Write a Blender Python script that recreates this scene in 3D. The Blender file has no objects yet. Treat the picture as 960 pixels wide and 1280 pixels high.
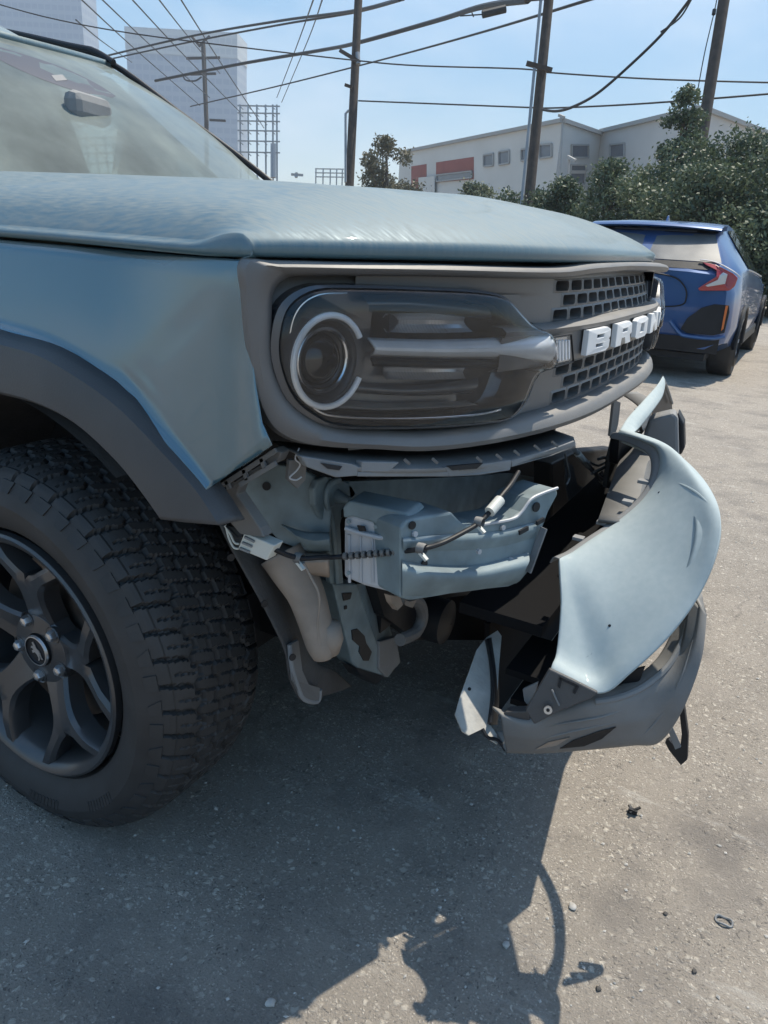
import bpy, bmesh, math, random
import numpy as np
from mathutils import Vector, Matrix
random.seed(7); rng = np.random.default_rng(7)
S = bpy.context.scene
COL = S.collection
# ------------------------------------------------------------------ camera
YAW, PITCH, ROLL = -0.4908, 0.353, 0.062
CAM = np.array([1.086, -1.616, 1.098]); FPX = 933.3
_f = np.array([math.sin(YAW)*math.cos(PITCH), math.cos(YAW)*math.cos(PITCH), -math.sin(PITCH)])
_r0 = np.array([math.cos(YAW), -math.sin(YAW), 0.0]); _u0 = np.cross(_r0, _f)
_r = math.cos(ROLL)*_r0 + math.sin(ROLL)*_u0; _u = -math.sin(ROLL)*_r0 + math.cos(ROLL)*_u0
cd = bpy.data.cameras.new('camera'); cam = bpy.data.objects.new('camera', cd); COL.objects.link(cam)
cam.matrix_world = Matrix(((_r[0], _u[0], -_f[0], CAM[0]), (_r[1], _u[1], -_f[1], CAM[1]), (_r[2], _u[2], -_f[2], CAM[2]), (0, 0, 0, 1)))
cd.sensor_fit = 'HORIZONTAL'; cd.sensor_width = 36; cd.lens = FPX/960*36; cd.clip_start = 0.02; cd.clip_end = 5000
S.camera = cam
S.render.resolution_x, S.render.resolution_y = 768, 1024
# ------------------------------------------------------------------ light
SUN_AZ = math.atan2(0.28, 0.96); SUN_EL = math.radians(65.5)
W = bpy.data.worlds.new('World'); S.world = W; W.use_nodes = True
wn = W.node_tree; bgn = wn.nodes['Background']
sk = wn.nodes.new('ShaderNodeTexSky'); sk.sky_type = 'NISHITA'; sk.sun_disc = False
sk.sun_elevation = SUN_EL; sk.sun_rotation = SUN_AZ; sk.dust_density = 0.8; sk.air_density = 1.0; sk.ozone_density = 2.0
gmn = wn.nodes.new('ShaderNodeGamma'); gmn.inputs[1].default_value = 0.32; hsn = wn.nodes.new('ShaderNodeHueSaturation'); hsn.inputs['Saturation'].default_value = 3.2; hsn.inputs['Value'].default_value = 2.4
wn.links.new(sk.outputs[0], gmn.inputs[0]); wn.links.new(gmn.outputs[0], hsn.inputs['Color']); ctc = wn.nodes.new('ShaderNodeTexCoord'); cmp_ = wn.nodes.new('ShaderNodeMapping'); cmp_.inputs['Scale'].default_value = (1.3, 1.3, 3.2); cmp_.inputs['Location'].default_value = (.35, .2, .1); wn.links.new(ctc.outputs['Generated'], cmp_.inputs[0])
cno = wn.nodes.new('ShaderNodeTexNoise'); cno.inputs['Scale'].default_value = 1.7; cno.inputs['Detail'].default_value = 7; cno.inputs['Roughness'].default_value = .55; wn.links.new(cmp_.outputs[0], cno.inputs[0])
crm = wn.nodes.new('ShaderNodeMapRange'); crm.interpolation_type = 'SMOOTHSTEP'; wn.links.new(cno.outputs[0], crm.inputs[0]); crm.inputs[1].default_value = .42; crm.inputs[2].default_value = .72; crm.inputs[4].default_value = .55
cmx = wn.nodes.new('ShaderNodeMix'); cmx.data_type = 'RGBA'; wn.links.new(crm.outputs[0], cmx.inputs[0]); wn.links.new(hsn.outputs[0], cmx.inputs[6]); cmx.inputs[7].default_value = (4.6, 5.0, 5.5, 1); wn.links.new(cmx.outputs[2], bgn.inputs[0]); bgn.inputs[1].default_value = 0.10
sd = bpy.data.lights.new('sun', 'SUN'); sd.energy = 2.95; sd.angle = math.radians(0.55); sd.color = (1.0, 0.922, 0.785)
sun = bpy.data.objects.new('sun', sd); COL.objects.link(sun)
sdir = Vector((math.sin(SUN_AZ)*math.cos(SUN_EL), math.cos(SUN_AZ)*math.cos(SUN_EL), math.sin(SUN_EL)))
sun.rotation_euler = sdir.to_track_quat('Z', 'Y').to_euler(); sun.location = (3, 9, 20)
S.view_settings.view_transform = 'Standard'; S.view_settings.look = 'None'; S.view_settings.exposure = 1.13; S.view_settings.gamma = 1.0
# ------------------------------------------------------------------ measuring helpers (photo pixel -> point on a surface)
def RAY(u, v): return _f + (u-480)/FPX*_r - (v-640)/FPX*_u
def PAX(u, v, ax, val):
    d = RAY(u, v); return CAM + d*((val-CAM[ax])/d[ax])
def PX(u, v, x): return PAX(u, v, 0, x)
def PY(u, v, y): return PAX(u, v, 1, y)
def PZ(u, v, z): return PAX(u, v, 2, z)
def DI(u, v, d): return CAM + RAY(u, v)*d
def PL(u, v, p, n):
    d = RAY(u, v); n = np.array(n, float); return CAM + d*(np.dot(np.array(p)-CAM, n)/np.dot(d, n))
def fx(y): return 0.777-0.26*(abs(y)/0.92)**3
def FR(u, v, off=0.0):
    d = RAY(u, v); ts = np.linspace(0.5, 2.4, 3000); p = CAM+np.outer(ts, d)
    g = p[:, 0]-0.777+0.26*(np.abs(p[:, 1])/0.92)**3-off
    i = np.where((g[:-1] > 0) & (g[1:] <= 0))[0]
    i = i[0] if len(i) else np.argmin(np.abs(g))
    return p[i]
def CY(u, v, r, zc=0.362):
    d = RAY(u, v); a = d[0]**2+d[2]**2; o = CAM-np.array([0, 0, zc]); b = o[0]*d[0]+o[2]*d[2]; c = o[0]**2+o[2]**2-r*r
    q = b*b-a*c; t = (-b-math.sqrt(max(q, 0)))/a; return CAM+d*t
# ------------------------------------------------------------------ mesh helpers
BASE = {}
def obj(name, verts, faces, m=None, parent=None, smooth=False, sharp=35, bevel=0, solid=0, sub=0, loc=None, recalc=True, soff=-1):
    me = bpy.data.meshes.new(name)
    base = np.array(loc if loc is not None else (BASE[parent.name] if parent is not None else (0, 0, 0)), float)
    V = [tuple(np.array(v, float)-base) for v in verts]
    me.from_pydata(V, [], [tuple(f) for f in faces])
    if recalc:
        b = bmesh.new(); b.from_mesh(me); bmesh.ops.recalc_face_normals(b, faces=b.faces); b.to_mesh(me); b.free()
    if smooth:
        me.polygons.foreach_set('use_smooth', [True]*len(me.polygons))
        if sharp: me.set_sharp_from_angle(angle=math.radians(sharp))
    o = bpy.data.objects.new(name, me); COL.objects.link(o)
    if parent is not None: o.parent = parent
    else: o.location = base
    BASE[o.name] = base
    if m: me.materials.append(m)
    if sub: s = o.modifiers.new('s', 'SUBSURF'); s.levels = s.render_levels = sub
    if solid: s = o.modifiers.new('t', 'SOLIDIFY'); s.thickness = solid; s.offset = soff
    if bevel:
        s = o.modifiers.new('b', 'BEVEL'); s.width = bevel; s.segments = 2; s.limit_method = 'ANGLE'; s.angle_limit = math.radians(30)
    return o
def tag(o, label=None, cat=None, group=None, kind=None):
    if label: o['label'] = label
    if cat: o['category'] = cat
    if group: o['group'] = group
    if kind: o['kind'] = kind
    return o
def thing(name, loc, label, cat, group=None):
    o = bpy.data.objects.new(name, None); COL.objects.link(o); o.location = loc; o.empty_display_size = 0.2
    BASE[o.name] = np.array(loc, float); return tag(o, label, cat, group)
class MB:
    def __init__(s): s.v = []; s.f = []
    def add(s, vf):
        n = len(s.v); s.v += [tuple(map(float, p)) for p in vf[0]]; s.f += [tuple(i+n for i in f) for f in vf[1]]; return s
    def o(s, name, m, parent=None, **k): return obj(name, s.v, s.f, m, parent, **k)
def resample(pts, n, closed=False):
    p = [np.array(q, float) for q in pts]; N = len(p); out = []
    segs = N if closed else N-1
    for k in range(n):
        t = k/(n if closed else (n-1))*segs; i = min(int(t), segs-1); f = t-i
        g = (lambda j: p[j % N]) if closed else (lambda j: p[max(0, min(N-1, j))])
        a, b, c, d = g(i-1), g(i), g(i+1), g(i+2)
        out.append(0.5*(2*b+(c-a)*f+(2*a-5*b+4*c-d)*f*f+(3*b-a-3*c+d)*f**3))
    return out
def lin(pts, n):
    p = np.array(pts, float); L = np.r_[0, np.cumsum(np.linalg.norm(np.diff(p, axis=0), axis=1))]
    t = np.linspace(0, L[-1], n); return [np.array([np.interp(x, L, p[:, k]) for k in range(p.shape[1])]) for x in t]
def grid(rows, closed_u=False, closed_v=False):
    R = len(rows); C_ = len(rows[0]); v = [p for r in rows for p in r]; f = []
    for i in range(R if closed_v else R-1):
        for j in range(C_ if closed_u else C_-1):
            f.append((i*C_+j, i*C_+(j+1) % C_, ((i+1) % R)*C_+(j+1) % C_, ((i+1) % R)*C_+j))
    return v, f
def patch(rows, nu, nv):
    a = [resample(r, nu) for r in rows]; cols = [resample([r[j] for r in a], nv) for j in range(nu)]
    return grid([[cols[j][i] for j in range(nu)] for i in range(nv)])
def tube(pts, r, seg=10, n=None, caps=True):
    if n: pts = resample(pts, n)
    P = [Vector(tuple(p)) for p in pts]; rs = r if hasattr(r, '__len__') else [r]*len(P)
    if len(rs) != len(P): rs = np.interp(np.linspace(0, 1, len(P)), np.linspace(0, 1, len(rs)), rs)
    t = (P[1]-P[0]).normalized(); nrm = t.orthogonal().normalized(); rows = []
    for i, p in enumerate(P):
        t2 = (P[min(i+1, len(P)-1)]-P[max(i-1, 0)]).normalized(); nrm = (nrm-t2*nrm.dot(t2)).normalized(); bn = t2.cross(nrm)
        rows.append([p+(nrm*math.cos(2*math.pi*k/seg)+bn*math.sin(2*math.pi*k/seg))*rs[i] for k in range(seg)])
    v, f = grid(rows, closed_u=True)
    if caps: f.append(tuple(range(seg))); f.append(tuple(len(v)-seg+k for k in range(seg)))
    return v, f
def plate(pts, th=0.004, n=None):
    p = [np.array(q, float) for q in pts]; c = sum(p)/len(p)
    if n is None:
        nn = np.zeros(3)
        for i in range(len(p)): nn += np.cross(p[i]-c, p[(i+1) % len(p)]-c)
        n = nn/np.linalg.norm(nn)
        if np.dot(n, c-CAM) < 0: n = -n
    else: n = np.array(n, float)/np.linalg.norm(n)
    N = len(p); v = p+[q+n*th for q in p]
    return v, [tuple(range(N)), tuple(range(2*N-1, N-1, -1))]+[(i, (i+1) % N, N+(i+1) % N, N+i) for i in range(N)]
def box(c, s, R=None):
    c = np.array(c, float); v = []
    for x in (-.5, .5):
        for y in (-.5, .5):
            for z in (-.5, .5):
                q = Vector((x*s[0], y*s[1], z*s[2])); q = R @ q if R is not None else q; v.append(c+np.array(q))
    return v, [(0, 1, 3, 2), (4, 6, 7, 5), (0, 4, 5, 1), (2, 3, 7, 6), (0, 2, 6, 4), (1, 5, 7, 3)]
def bar(a, b, w, h=None, up=(0, 0, 1)):
    a = Vector(tuple(a)); b = Vector(tuple(b)); t = (b-a); L = t.length; t.normalize(); s = t.cross(Vector(up))
    if s.length < 1e-4: s = t.orthogonal()
    s.normalize(); u2 = s.cross(t); R = Matrix((t, s, u2)).transposed(); return box((a+b)/2, (L, w, h or w), R)
def lathe(prof, c, seg=64, axis=1, closed=False):
    rows = []
    for (r, y) in prof:
        row = []
        for k in range(seg):
            a = 2*math.pi*k/seg; q = [0, 0, 0]; q[axis] = y
            o1, o2 = [(1, 2), (0, 2), (0, 1)][axis]; q[o1] = r*math.cos(a); q[o2] = r*math.sin(a); row.append(np.array(c)+q)
        rows.append(row)
    return grid(rows, closed_u=True, closed_v=closed)
def disc(c, r, n, seg=24, th=0.004):
    n = Vector(tuple(n)).normalized(); a = n.orthogonal().normalized(); b = n.cross(a); c = Vector(tuple(c))
    return plate([c+(a*math.cos(2*math.pi*k/seg)+b*math.sin(2*math.pi*k/seg))*r for k in range(seg)], th, -n)
# ------------------------------------------------------------------ materials
def mat(name, col, rough=0.5, metal=0.0, var=0.0, vscale=8.0, bump=0.0, bscale=60.0, coat=0.0, dust=0.0, dustcol=(0.33, 0.31, 0.28), dscale=5.0, spec=0.5, trans=0.0, streak=False, dmin=.12):
    m = bpy.data.materials.new(name); m.use_nodes = True; t = m.node_tree; N = t.nodes; L = t.links; b = N['Principled BSDF']
    b.inputs['Base Color'].default_value = (*col, 1); b.inputs['Roughness'].default_value = rough; b.inputs['Metallic'].default_value = metal
    b.inputs['Coat Weight'].default_value = coat; b.inputs['Coat Roughness'].default_value = 0.03; b.inputs['Specular IOR Level'].default_value = spec
    b.inputs['Transmission Weight'].default_value = trans
    tc = N.new('ShaderNodeTexCoord'); out = None
    def noise(s, d=4, vec=None):
        n = N.new('ShaderNodeTexNoise'); n.inputs['Scale'].default_value = s; n.inputs['Detail'].default_value = d; L.new(vec or tc.outputs['Object'], n.inputs[0]); return n.outputs[0]
    if var:
        mx = N.new('ShaderNodeMix'); mx.data_type = 'RGBA'; rp = N.new('ShaderNodeMapRange'); L.new(noise(vscale), rp.inputs[0]); rp.inputs[1].default_value = .3; rp.inputs[2].default_value = .7
        L.new(rp.outputs[0], mx.inputs[0]); mx.inputs[6].default_value = (*[c*(1-var) for c in col], 1); mx.inputs[7].default_value = (*[min(1, c*(1+var)) for c in col], 1); out = mx.outputs[2]
    if dust:
        g = N.new('ShaderNodeNewGeometry'); sp = N.new('ShaderNodeSeparateXYZ'); L.new(g.outputs['Normal'], sp.inputs[0])
        up = N.new('ShaderNodeMapRange'); L.new(sp.outputs[2], up.inputs[0]); up.inputs[1].default_value = -.2; up.inputs[2].default_value = .95; up.inputs[3].default_value = dmin; up.inputs[4].default_value = 1.0
        nz = N.new('ShaderNodeMapRange'); L.new(noise(dscale, 8), nz.inputs[0]); nz.inputs[1].default_value = .3; nz.inputs[2].default_value = .75; nz.inputs[3].default_value = .45 if not (streak or dmin > .5) else .80; nz.inputs[4].default_value = 1.0
        mu = N.new('ShaderNodeMath'); mu.operation = 'MULTIPLY'; L.new(up.outputs[0], mu.inputs[0]); L.new(nz.outputs[0], mu.inputs[1])
        last = mu.outputs[0]
        if streak:
            mp = N.new('ShaderNodeMapping'); mp.inputs['Scale'].default_value = (40, 260, 8); mp.inputs['Rotation'].default_value = (0, 0, .5); L.new(tc.outputs['Object'], mp.inputs[0])
            s2 = N.new('ShaderNodeMapRange'); L.new(noise(1.0, 6, mp.outputs[0]), s2.inputs[0]); s2.inputs[1].default_value = .35; s2.inputs[2].default_value = .65; s2.inputs[3].default_value = .45; s2.inputs[4].default_value = 1.08
            m3 = N.new('ShaderNodeMath'); m3.operation = 'MULTIPLY'; L.new(last, m3.inputs[0]); L.new(s2.outputs[0], m3.inputs[1]); last = m3.outputs[0]
        m2 = N.new('ShaderNodeMath'); m2.operation = 'MULTIPLY'; L.new(last, m2.inputs[0]); m2.inputs[1].default_value = dust; m2.use_clamp = True
        mx = N.new('ShaderNodeMix'); mx.data_type = 'RGBA'; L.new(m2.outputs[0], mx.inputs[0])
        if out: L.new(out, mx.inputs[6])
        else: mx.inputs[6].default_value = (*col, 1)
        mx.inputs[7].default_value = (*dustcol, 1); out = mx.outputs[2]
        rr = N.new('ShaderNodeMapRange'); L.new(m2.outputs[0], rr.inputs[0]); rr.inputs[3].default_value = rough; rr.inputs[4].default_value = .9; L.new(rr.outputs[0], b.inputs['Roughness'])
        if coat:
            cc = N.new('ShaderNodeMapRange'); L.new(m2.outputs[0], cc.inputs[0]); cc.inputs[2].default_value = .6; cc.inputs[3].default_value = coat; cc.inputs[4].default_value = 0.05; L.new(cc.outputs[0], b.inputs['Coat Weight'])
    if out: L.new(out, b.inputs['Base Color'])
    if bump:
        bp = N.new('ShaderNodeBump'); bp.inputs['Strength'].default_value = bump; bp.inputs['Distance'].default_value = .004; L.new(noise(bscale, 6), bp.inputs['Height']); L.new(bp.outputs[0], b.inputs['Normal'])
    return m
PAINT = (0.05, 0.122, 0.165)
M = {}
M['paint'] = mat('blue_grey_paint', PAINT, .24, .35, .03, 3, coat=1.0, dust=.07, dscale=11, dmin=.25)
M['paint'].node_tree.nodes['Principled BSDF'].inputs['Coat IOR'].default_value = 1.75
M['paint_hood'] = mat('dusty_blue_grey_paint', PAINT, .36, .15, .05, 3, bump=.03, bscale=25, coat=.5, dust=.80, dscale=30, dustcol=(.245, .27, .265), streak=True)
M['paint_bumper'] = mat('scuffed_blue_grey_paint', (0.13, 0.225, 0.265), .38, .1, .05, 4, coat=.25, dust=.96, dscale=90, dustcol=(.43, .485, .49), dmin=.8)
M['primer'] = mat('body_metal_thin_paint', (0.15, 0.205, 0.23), .5, .1, .28, 18, bump=.05, dust=.25)
M['can'] = mat('crush_can_metal', (0.42, 0.44, 0.47), .5, .2, .1, 12, bump=.08, dust=.3)
M['plastic'] = mat('dark_grey_plastic', (0.085, 0.087, 0.09), .5, 0, .15, 6, bump=.12, bscale=400, dust=.75, dscale=7, dustcol=(.3, .29, .27))
M['valance'] = mat('dusty_valance_plastic', (0.105, 0.106, 0.108), .55, 0, .15, 6, bump=.12, bscale=400, dust=.8, dscale=12, dustcol=(.32, .31, .29), dmin=.25)
M['plastic_clean'] = mat('charcoal_plastic', (0.032, 0.033, 0.037), .45, 0, .1, 6, bump=.15, bscale=400, dust=.2, dmin=.35, dscale=9)
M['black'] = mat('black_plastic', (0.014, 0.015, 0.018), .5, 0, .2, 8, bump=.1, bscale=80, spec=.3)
M['bezel'] = mat('satin_grey_grille_plastic', (0.10, 0.102, 0.108), .38, .25, .08, 5, bump=.06, bscale=300, dust=.6, dscale=7, dustcol=(.36, .34, .31))
M['absorber'] = mat('grey_moulded_foam', (0.17, 0.18, 0.19), .6, 0, .12, 10, bump=.1, bscale=120, dust=.4)
M['letter'] = mat('white_letter_plastic', (0.72, 0.73, 0.74), .45, 0, .04, 10, dust=.25)
M['rubber'] = mat('tyre_rubber', (0.022, 0.0222, 0.024), .6, 0, .25, 20, bump=.1, bscale=150, dust=.16, dustcol=(.13, .12, .105), dscale=12, dmin=.4)
M['rim'] = mat('charcoal_alloy', (0.055, 0.057, 0.063), .3, .5, .08, 10, coat=.3, dust=.2)
M['matte_black'] = mat('matte_black_sheet', (0.012, 0.012, 0.013), .95, spec=.05)
M['steel'] = mat('bright_steel', (0.55, 0.55, 0.56), .3, .9, .1, 30)
M['rust'] = mat('brake_iron', (0.16, 0.13, 0.11), .6, .6, .3, 20)
M['tan'] = mat('dirty_filler_neck', (0.24, 0.195, 0.16), .6, 0, .3, 14, bump=.2, bscale=30, dust=.4)
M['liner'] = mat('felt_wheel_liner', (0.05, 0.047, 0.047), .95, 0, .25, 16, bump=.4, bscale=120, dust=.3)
M['connector'] = mat('pale_connector_plastic', (0.55, 0.56, 0.52), .5, 0, .05, 20)
M['torn'] = mat('torn_grey_liner', (0.42, 0.41, 0.38), .9, 0, .2, 20, bump=.4, bscale=90)
M['glass_dark'] = mat('dark_tinted_glass', (0.01, 0.011, 0.013), .05, 0, 0, spec=.6)
M['chrome'] = mat('chrome_reflector', (0.62, 0.63, 0.65), .18, 1.0)
M['frost'] = mat('frosted_light_guide', (0.72, 0.74, 0.77), .25, 0, .05, 30, coat=.5)
M['ringlight'] = mat('white_light_ring', (0.88, 0.9, 0.93), .25, 0, coat=.8)
M['housing'] = mat('headlight_housing_grey', (0.075, 0.08, 0.09), .25, .3, .1, 10, coat=.4)
M['reflector'] = mat('ribbed_reflector', (0.42, 0.43, 0.45), .25, .7)
M['dash'] = mat('cabin_plastic', (0.06, 0.06, 0.06), .7)
M['seat'] = mat('seat_fabric', (0.32, 0.29, 0.23), .9, 0, .1, 30)
M['liningwhite'] = mat('cabin_headlining', (0.45, 0.44, 0.42), .9)
def glass(name, tint, rough=.02, film=0.0, filmcol=(.5, .52, .5), fscale=6, ior=1.45):
    m = bpy.data.materials.new(name); m.use_nodes = True; t = m.node_tree; N = t.nodes; L = t.links; out = N['Material Output']; N.remove(N['Principled BSDF'])
    tr = N.new('ShaderNodeBsdfTransparent'); tr.inputs[0].default_value = (*tint, 1); gl = N.new('ShaderNodeBsdfGlossy'); gl.inputs['Roughness'].default_value = rough
    fr = N.new('ShaderNodeFresnel'); fr.inputs[0].default_value = ior; mx = N.new('ShaderNodeMixShader'); L.new(fr.outputs[0], mx.inputs[0]); L.new(tr.outputs[0], mx.inputs[1]); L.new(gl.outputs[0], mx.inputs[2]); last = mx.outputs[0]
    if film:
        df = N.new('ShaderNodeBsdfDiffuse'); df.inputs[0].default_value = (*filmcol, 1); tl = N.new('ShaderNodeBsdfTranslucent'); tl.inputs[0].default_value = (*filmcol, 1)
        ma = N.new('ShaderNodeMixShader'); ma.inputs[0].default_value = .5; L.new(df.outputs[0], ma.inputs[1]); L.new(tl.outputs[0], ma.inputs[2])
        tc = N.new('ShaderNodeTexCoord'); nz = N.new('ShaderNodeTexNoise'); nz.inputs['Scale'].default_value = fscale; nz.inputs['Detail'].default_value = 9; L.new(tc.outputs['Object'], nz.inputs[0])
        mr = N.new('ShaderNodeMapRange'); L.new(nz.outputs[0], mr.inputs[0]); mr.inputs[1].default_value = .3; mr.inputs[2].default_value = .75; mr.inputs[3].default_value = film*.6; mr.inputs[4].default_value = film*1.4
        m3 = N.new('ShaderNodeMixShader'); L.new(mr.outputs[0], m3.inputs[0]); L.new(last, m3.inputs[1]); L.new(ma.outputs[0], m3.inputs[2]); last = m3.outputs[0]
    L.new(last, out.inputs[0]); return m
M['windshield'] = glass('dusty_windshield_glass', (.66, .76, .72), .03, .52, (.50, .565, .54), 5)
M['sideglass'] = glass('side_glass', (.9, .95, .94), .02, .03)
M['lens'] = glass('headlight_lens', (.95, .96, .97), .012, .018, (.52, .6, .74), 9, 1.55)
# asphalt
def asphalt():
    m = bpy.data.materials.new('weathered_asphalt'); m.use_nodes = True; t = m.node_tree; N = t.nodes; L = t.links; b = N['Principled BSDF']; tc = N.new('ShaderNodeTexCoord')
    wn_ = N.new('ShaderNodeTexNoise'); wn_.inputs['Scale'].default_value = 60; wn_.inputs['Detail'].default_value = 3; L.new(tc.outputs['Object'], wn_.inputs[0])
    wv = N.new('ShaderNodeVectorMath'); wv.operation = 'SCALE'; L.new(wn_.outputs['Color'], wv.inputs[0]); wv.inputs['Scale'].default_value = .018
    wa = N.new('ShaderNodeVectorMath'); wa.operation = 'ADD'; L.new(tc.outputs['Object'], wa.inputs[0]); L.new(wv.outputs[0], wa.inputs[1])
    def noise(s, d=5, r=.6):
        n = N.new('ShaderNodeTexNoise'); n.inputs['Scale'].default_value = s; n.inputs['Detail'].default_value = d; n.inputs['Roughness'].default_value = r; L.new(tc.outputs['Object'], n.inputs[0]); return n.outputs[0]
    def vor(s):
        n = N.new('ShaderNodeTexVoronoi'); n.inputs['Scale'].default_value = s; L.new(wa.outputs[0], n.inputs[0]); c = N.new('ShaderNodeSeparateColor'); L.new(n.outputs['Color'], c.inputs[0]); return n.outputs['Distance'], c.outputs
    def rng_(x, a, b_, c, d):
        n = N.new('ShaderNodeMapRange'); L.new(x, n.inputs[0]); n.inputs[1].default_value = a; n.inputs[2].default_value = b_; n.inputs[3].default_value = c; n.inputs[4].default_value = d; return n.outputs[0]
    def mul(a, b_):
        n = N.new('ShaderNodeMath'); n.operation = 'MULTIPLY'; L.new(a, n.inputs[0]); L.new(b_, n.inputs[1]); return n.outputs[0]
    def add(a, b_, k=1.0):
        n = N.new('ShaderNodeMath'); n.operation = 'MULTIPLY_ADD'; L.new(b_, n.inputs[0]); n.inputs[1].default_value = k; L.new(a, n.inputs[2]); return n.outputs[0]
    def mix(f, a, b_, mode='MIX'):
        n = N.new('ShaderNodeMix'); n.data_type = 'RGBA'; n.blend_type = mode
        if hasattr(f, 'node'): L.new(f, n.inputs[0])
        else: n.inputs[0].default_value = f
        for i, x in ((6, a), (7, b_)):
            if hasattr(x, 'node'): L.new(x, n.inputs[i])
            else: n.inputs[i].default_value = (*x, 1)
        return n.outputs[2]
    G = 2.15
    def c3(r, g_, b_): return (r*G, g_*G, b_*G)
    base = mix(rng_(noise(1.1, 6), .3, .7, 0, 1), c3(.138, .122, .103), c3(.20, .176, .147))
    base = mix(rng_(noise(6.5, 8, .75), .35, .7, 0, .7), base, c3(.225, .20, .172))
    fine = noise(230, 6, .75)
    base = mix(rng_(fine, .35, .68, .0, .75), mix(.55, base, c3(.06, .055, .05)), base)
    h = rng_(fine, .3, .7, 0, .5)
    clus = rng_(noise(7.5, 5, .65), .34, .62, .25, 1)
    for sc, frac, amt, lo, hi, hh in ((185, .15, .75, (.05, .046, .042), (.36, .325, .28), 1.0), (74, .52, .62, (.065, .06, .054), (.37, .338, .29), 1.3), (44, .95, .5, (.14, .13, .115), (.31, .29, .255), 1.0)):
        d, c = vor(sc); on = mul(rng_(c[1], frac, frac+.06, 0, 1), clus); f = mul(rng_(d, .46, .26, 0, 1), on)
        colr = mix(rng_(c[0], .1, .9, 0, 1), c3(*lo), c3(*hi)); n_ = N.new('ShaderNodeMath'); n_.operation = 'MULTIPLY'; L.new(f, n_.inputs[0]); n_.inputs[1].default_value = amt
        base = mix(n_.outputs[0], base, colr); h = add(h, mul(rng_(d, .5, .1, 0, 1), on), hh*.6)
    d, c = vor(60); pit = mul(rng_(d, .30, .18, 0, 1), rng_(c[2], .90, .93, 0, 1)); base = mix(pit, base, c3(.035, .033, .03)); h = add(h, pit, -1.0)
    base = mix(rng_(noise(2.4, 7, .65), .50, .66, 0, .62), base, c3(.07, .064, .06))   # old oil stains
    base = mix(rng_(noise(.7, 8, .75), .62, .75, 0, .45), base, c3(.33, .32, .30))   # pale scuffs
    mp = N.new('ShaderNodeMapping'); mp.inputs['Scale'].default_value = (.9, 5, 1); mp.inputs['Rotation'].default_value = (0, 0, .6); L.new(tc.outputs['Object'], mp.inputs[0])
    sn = N.new('ShaderNodeTexNoise'); sn.inputs['Scale'].default_value = 2.2; sn.inputs['Detail'].default_value = 10; sn.inputs['Roughness'].default_value = .7; L.new(mp.outputs[0], sn.inputs[0])
    base = mix(rng_(sn.outputs[0], .60, .70, 0, .3), base, c3(.34, .33, .31))   # tyre-dragged pale streaks
    cv = N.new('ShaderNodeTexVoronoi'); cv.feature = 'DISTANCE_TO_EDGE'; cv.inputs['Scale'].default_value = .85; wn2 = N.new('ShaderNodeTexNoise'); wn2.inputs['Scale'].default_value = 4; wn2.inputs['Detail'].default_value = 8; L.new(tc.outputs['Object'], wn2.inputs[0])
    w2 = N.new('ShaderNodeVectorMath'); w2.operation = 'SCALE'; L.new(wn2.outputs['Color'], w2.inputs[0]); w2.inputs['Scale'].default_value = .35; w3 = N.new('ShaderNodeVectorMath'); w3.operation = 'ADD'; L.new(tc.outputs['Object'], w3.inputs[0]); L.new(w2.outputs[0], w3.inputs[1]); L.new(w3.outputs[0], cv.inputs[0])
    crack = mul(rng_(cv.outputs['Distance'], .006, .002, 0, .3), rng_(noise(1.7, 2), .5, .6, 0, 1)); base = mix(crack, base, c3(.04, .037, .034)); h = add(h, crack, -.6)
    L.new(base, b.inputs['Base Color']); b.inputs['Roughness'].default_value = .9; b.inputs['Specular IOR Level'].default_value = .3
    bp = N.new('ShaderNodeBump'); bp.inputs['Strength'].default_value = 1.0; bp.inputs['Distance'].default_value = .0042; L.new(h, bp.inputs['Height']); L.new(bp.outputs[0], b.inputs['Normal'])
    return m
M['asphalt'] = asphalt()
# ------------------------------------------------------------------ ground
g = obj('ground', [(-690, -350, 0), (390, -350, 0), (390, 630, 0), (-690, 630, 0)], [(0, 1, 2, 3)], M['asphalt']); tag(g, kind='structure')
# ------------------------------------------------------------------ the damaged SUV
suv = thing('damaged_suv', (-1.3, 0, 0), 'blue grey off-road SUV with its front bumper torn loose and charcoal five-spoke wheel', 'car')
def P2(uv, y): return [PY(u, v, y) for u, v in uv]
# --- fender
arch_px = [(258, 612), (240, 590), (200, 547), (150, 497), (100, 462), (50, 434), (0, 424)]
A = [PY(u, v, -.922) for u, v in arch_px]
A[-2:] = [np.array([.150, -.922, .928]), np.array([.06, -.922, .938])]
Am = [np.array([-p[0], p[1], p[2]]) for p in A[::-1]]
arch = resample(A+[np.array([0, -.922, .940])]+Am, 61)
arch += [np.array([-.50, -.922, z]) for z in np.linspace(arch[-1][2]-.04, .36, 12)]
right = [PY(u, v, -.915) for u, v in [(340, 556), (328, 530), (319, 480), (311, 400), (304, 325)]]
outer = lin(right, 16)[:-1]+lin([right[-1], np.array([.0, -.918, 1.063]), np.array([-.62, -.918, 1.068])], 45)[:-1]+lin([(-.62, -.92, 1.068), (-.62, -.92, .36)], 13)
n = len(arch); outer = [outer[int(round(i/(n-1)*(len(outer)-1)))] for i in range(n)] if len(outer) != n else outer
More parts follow.
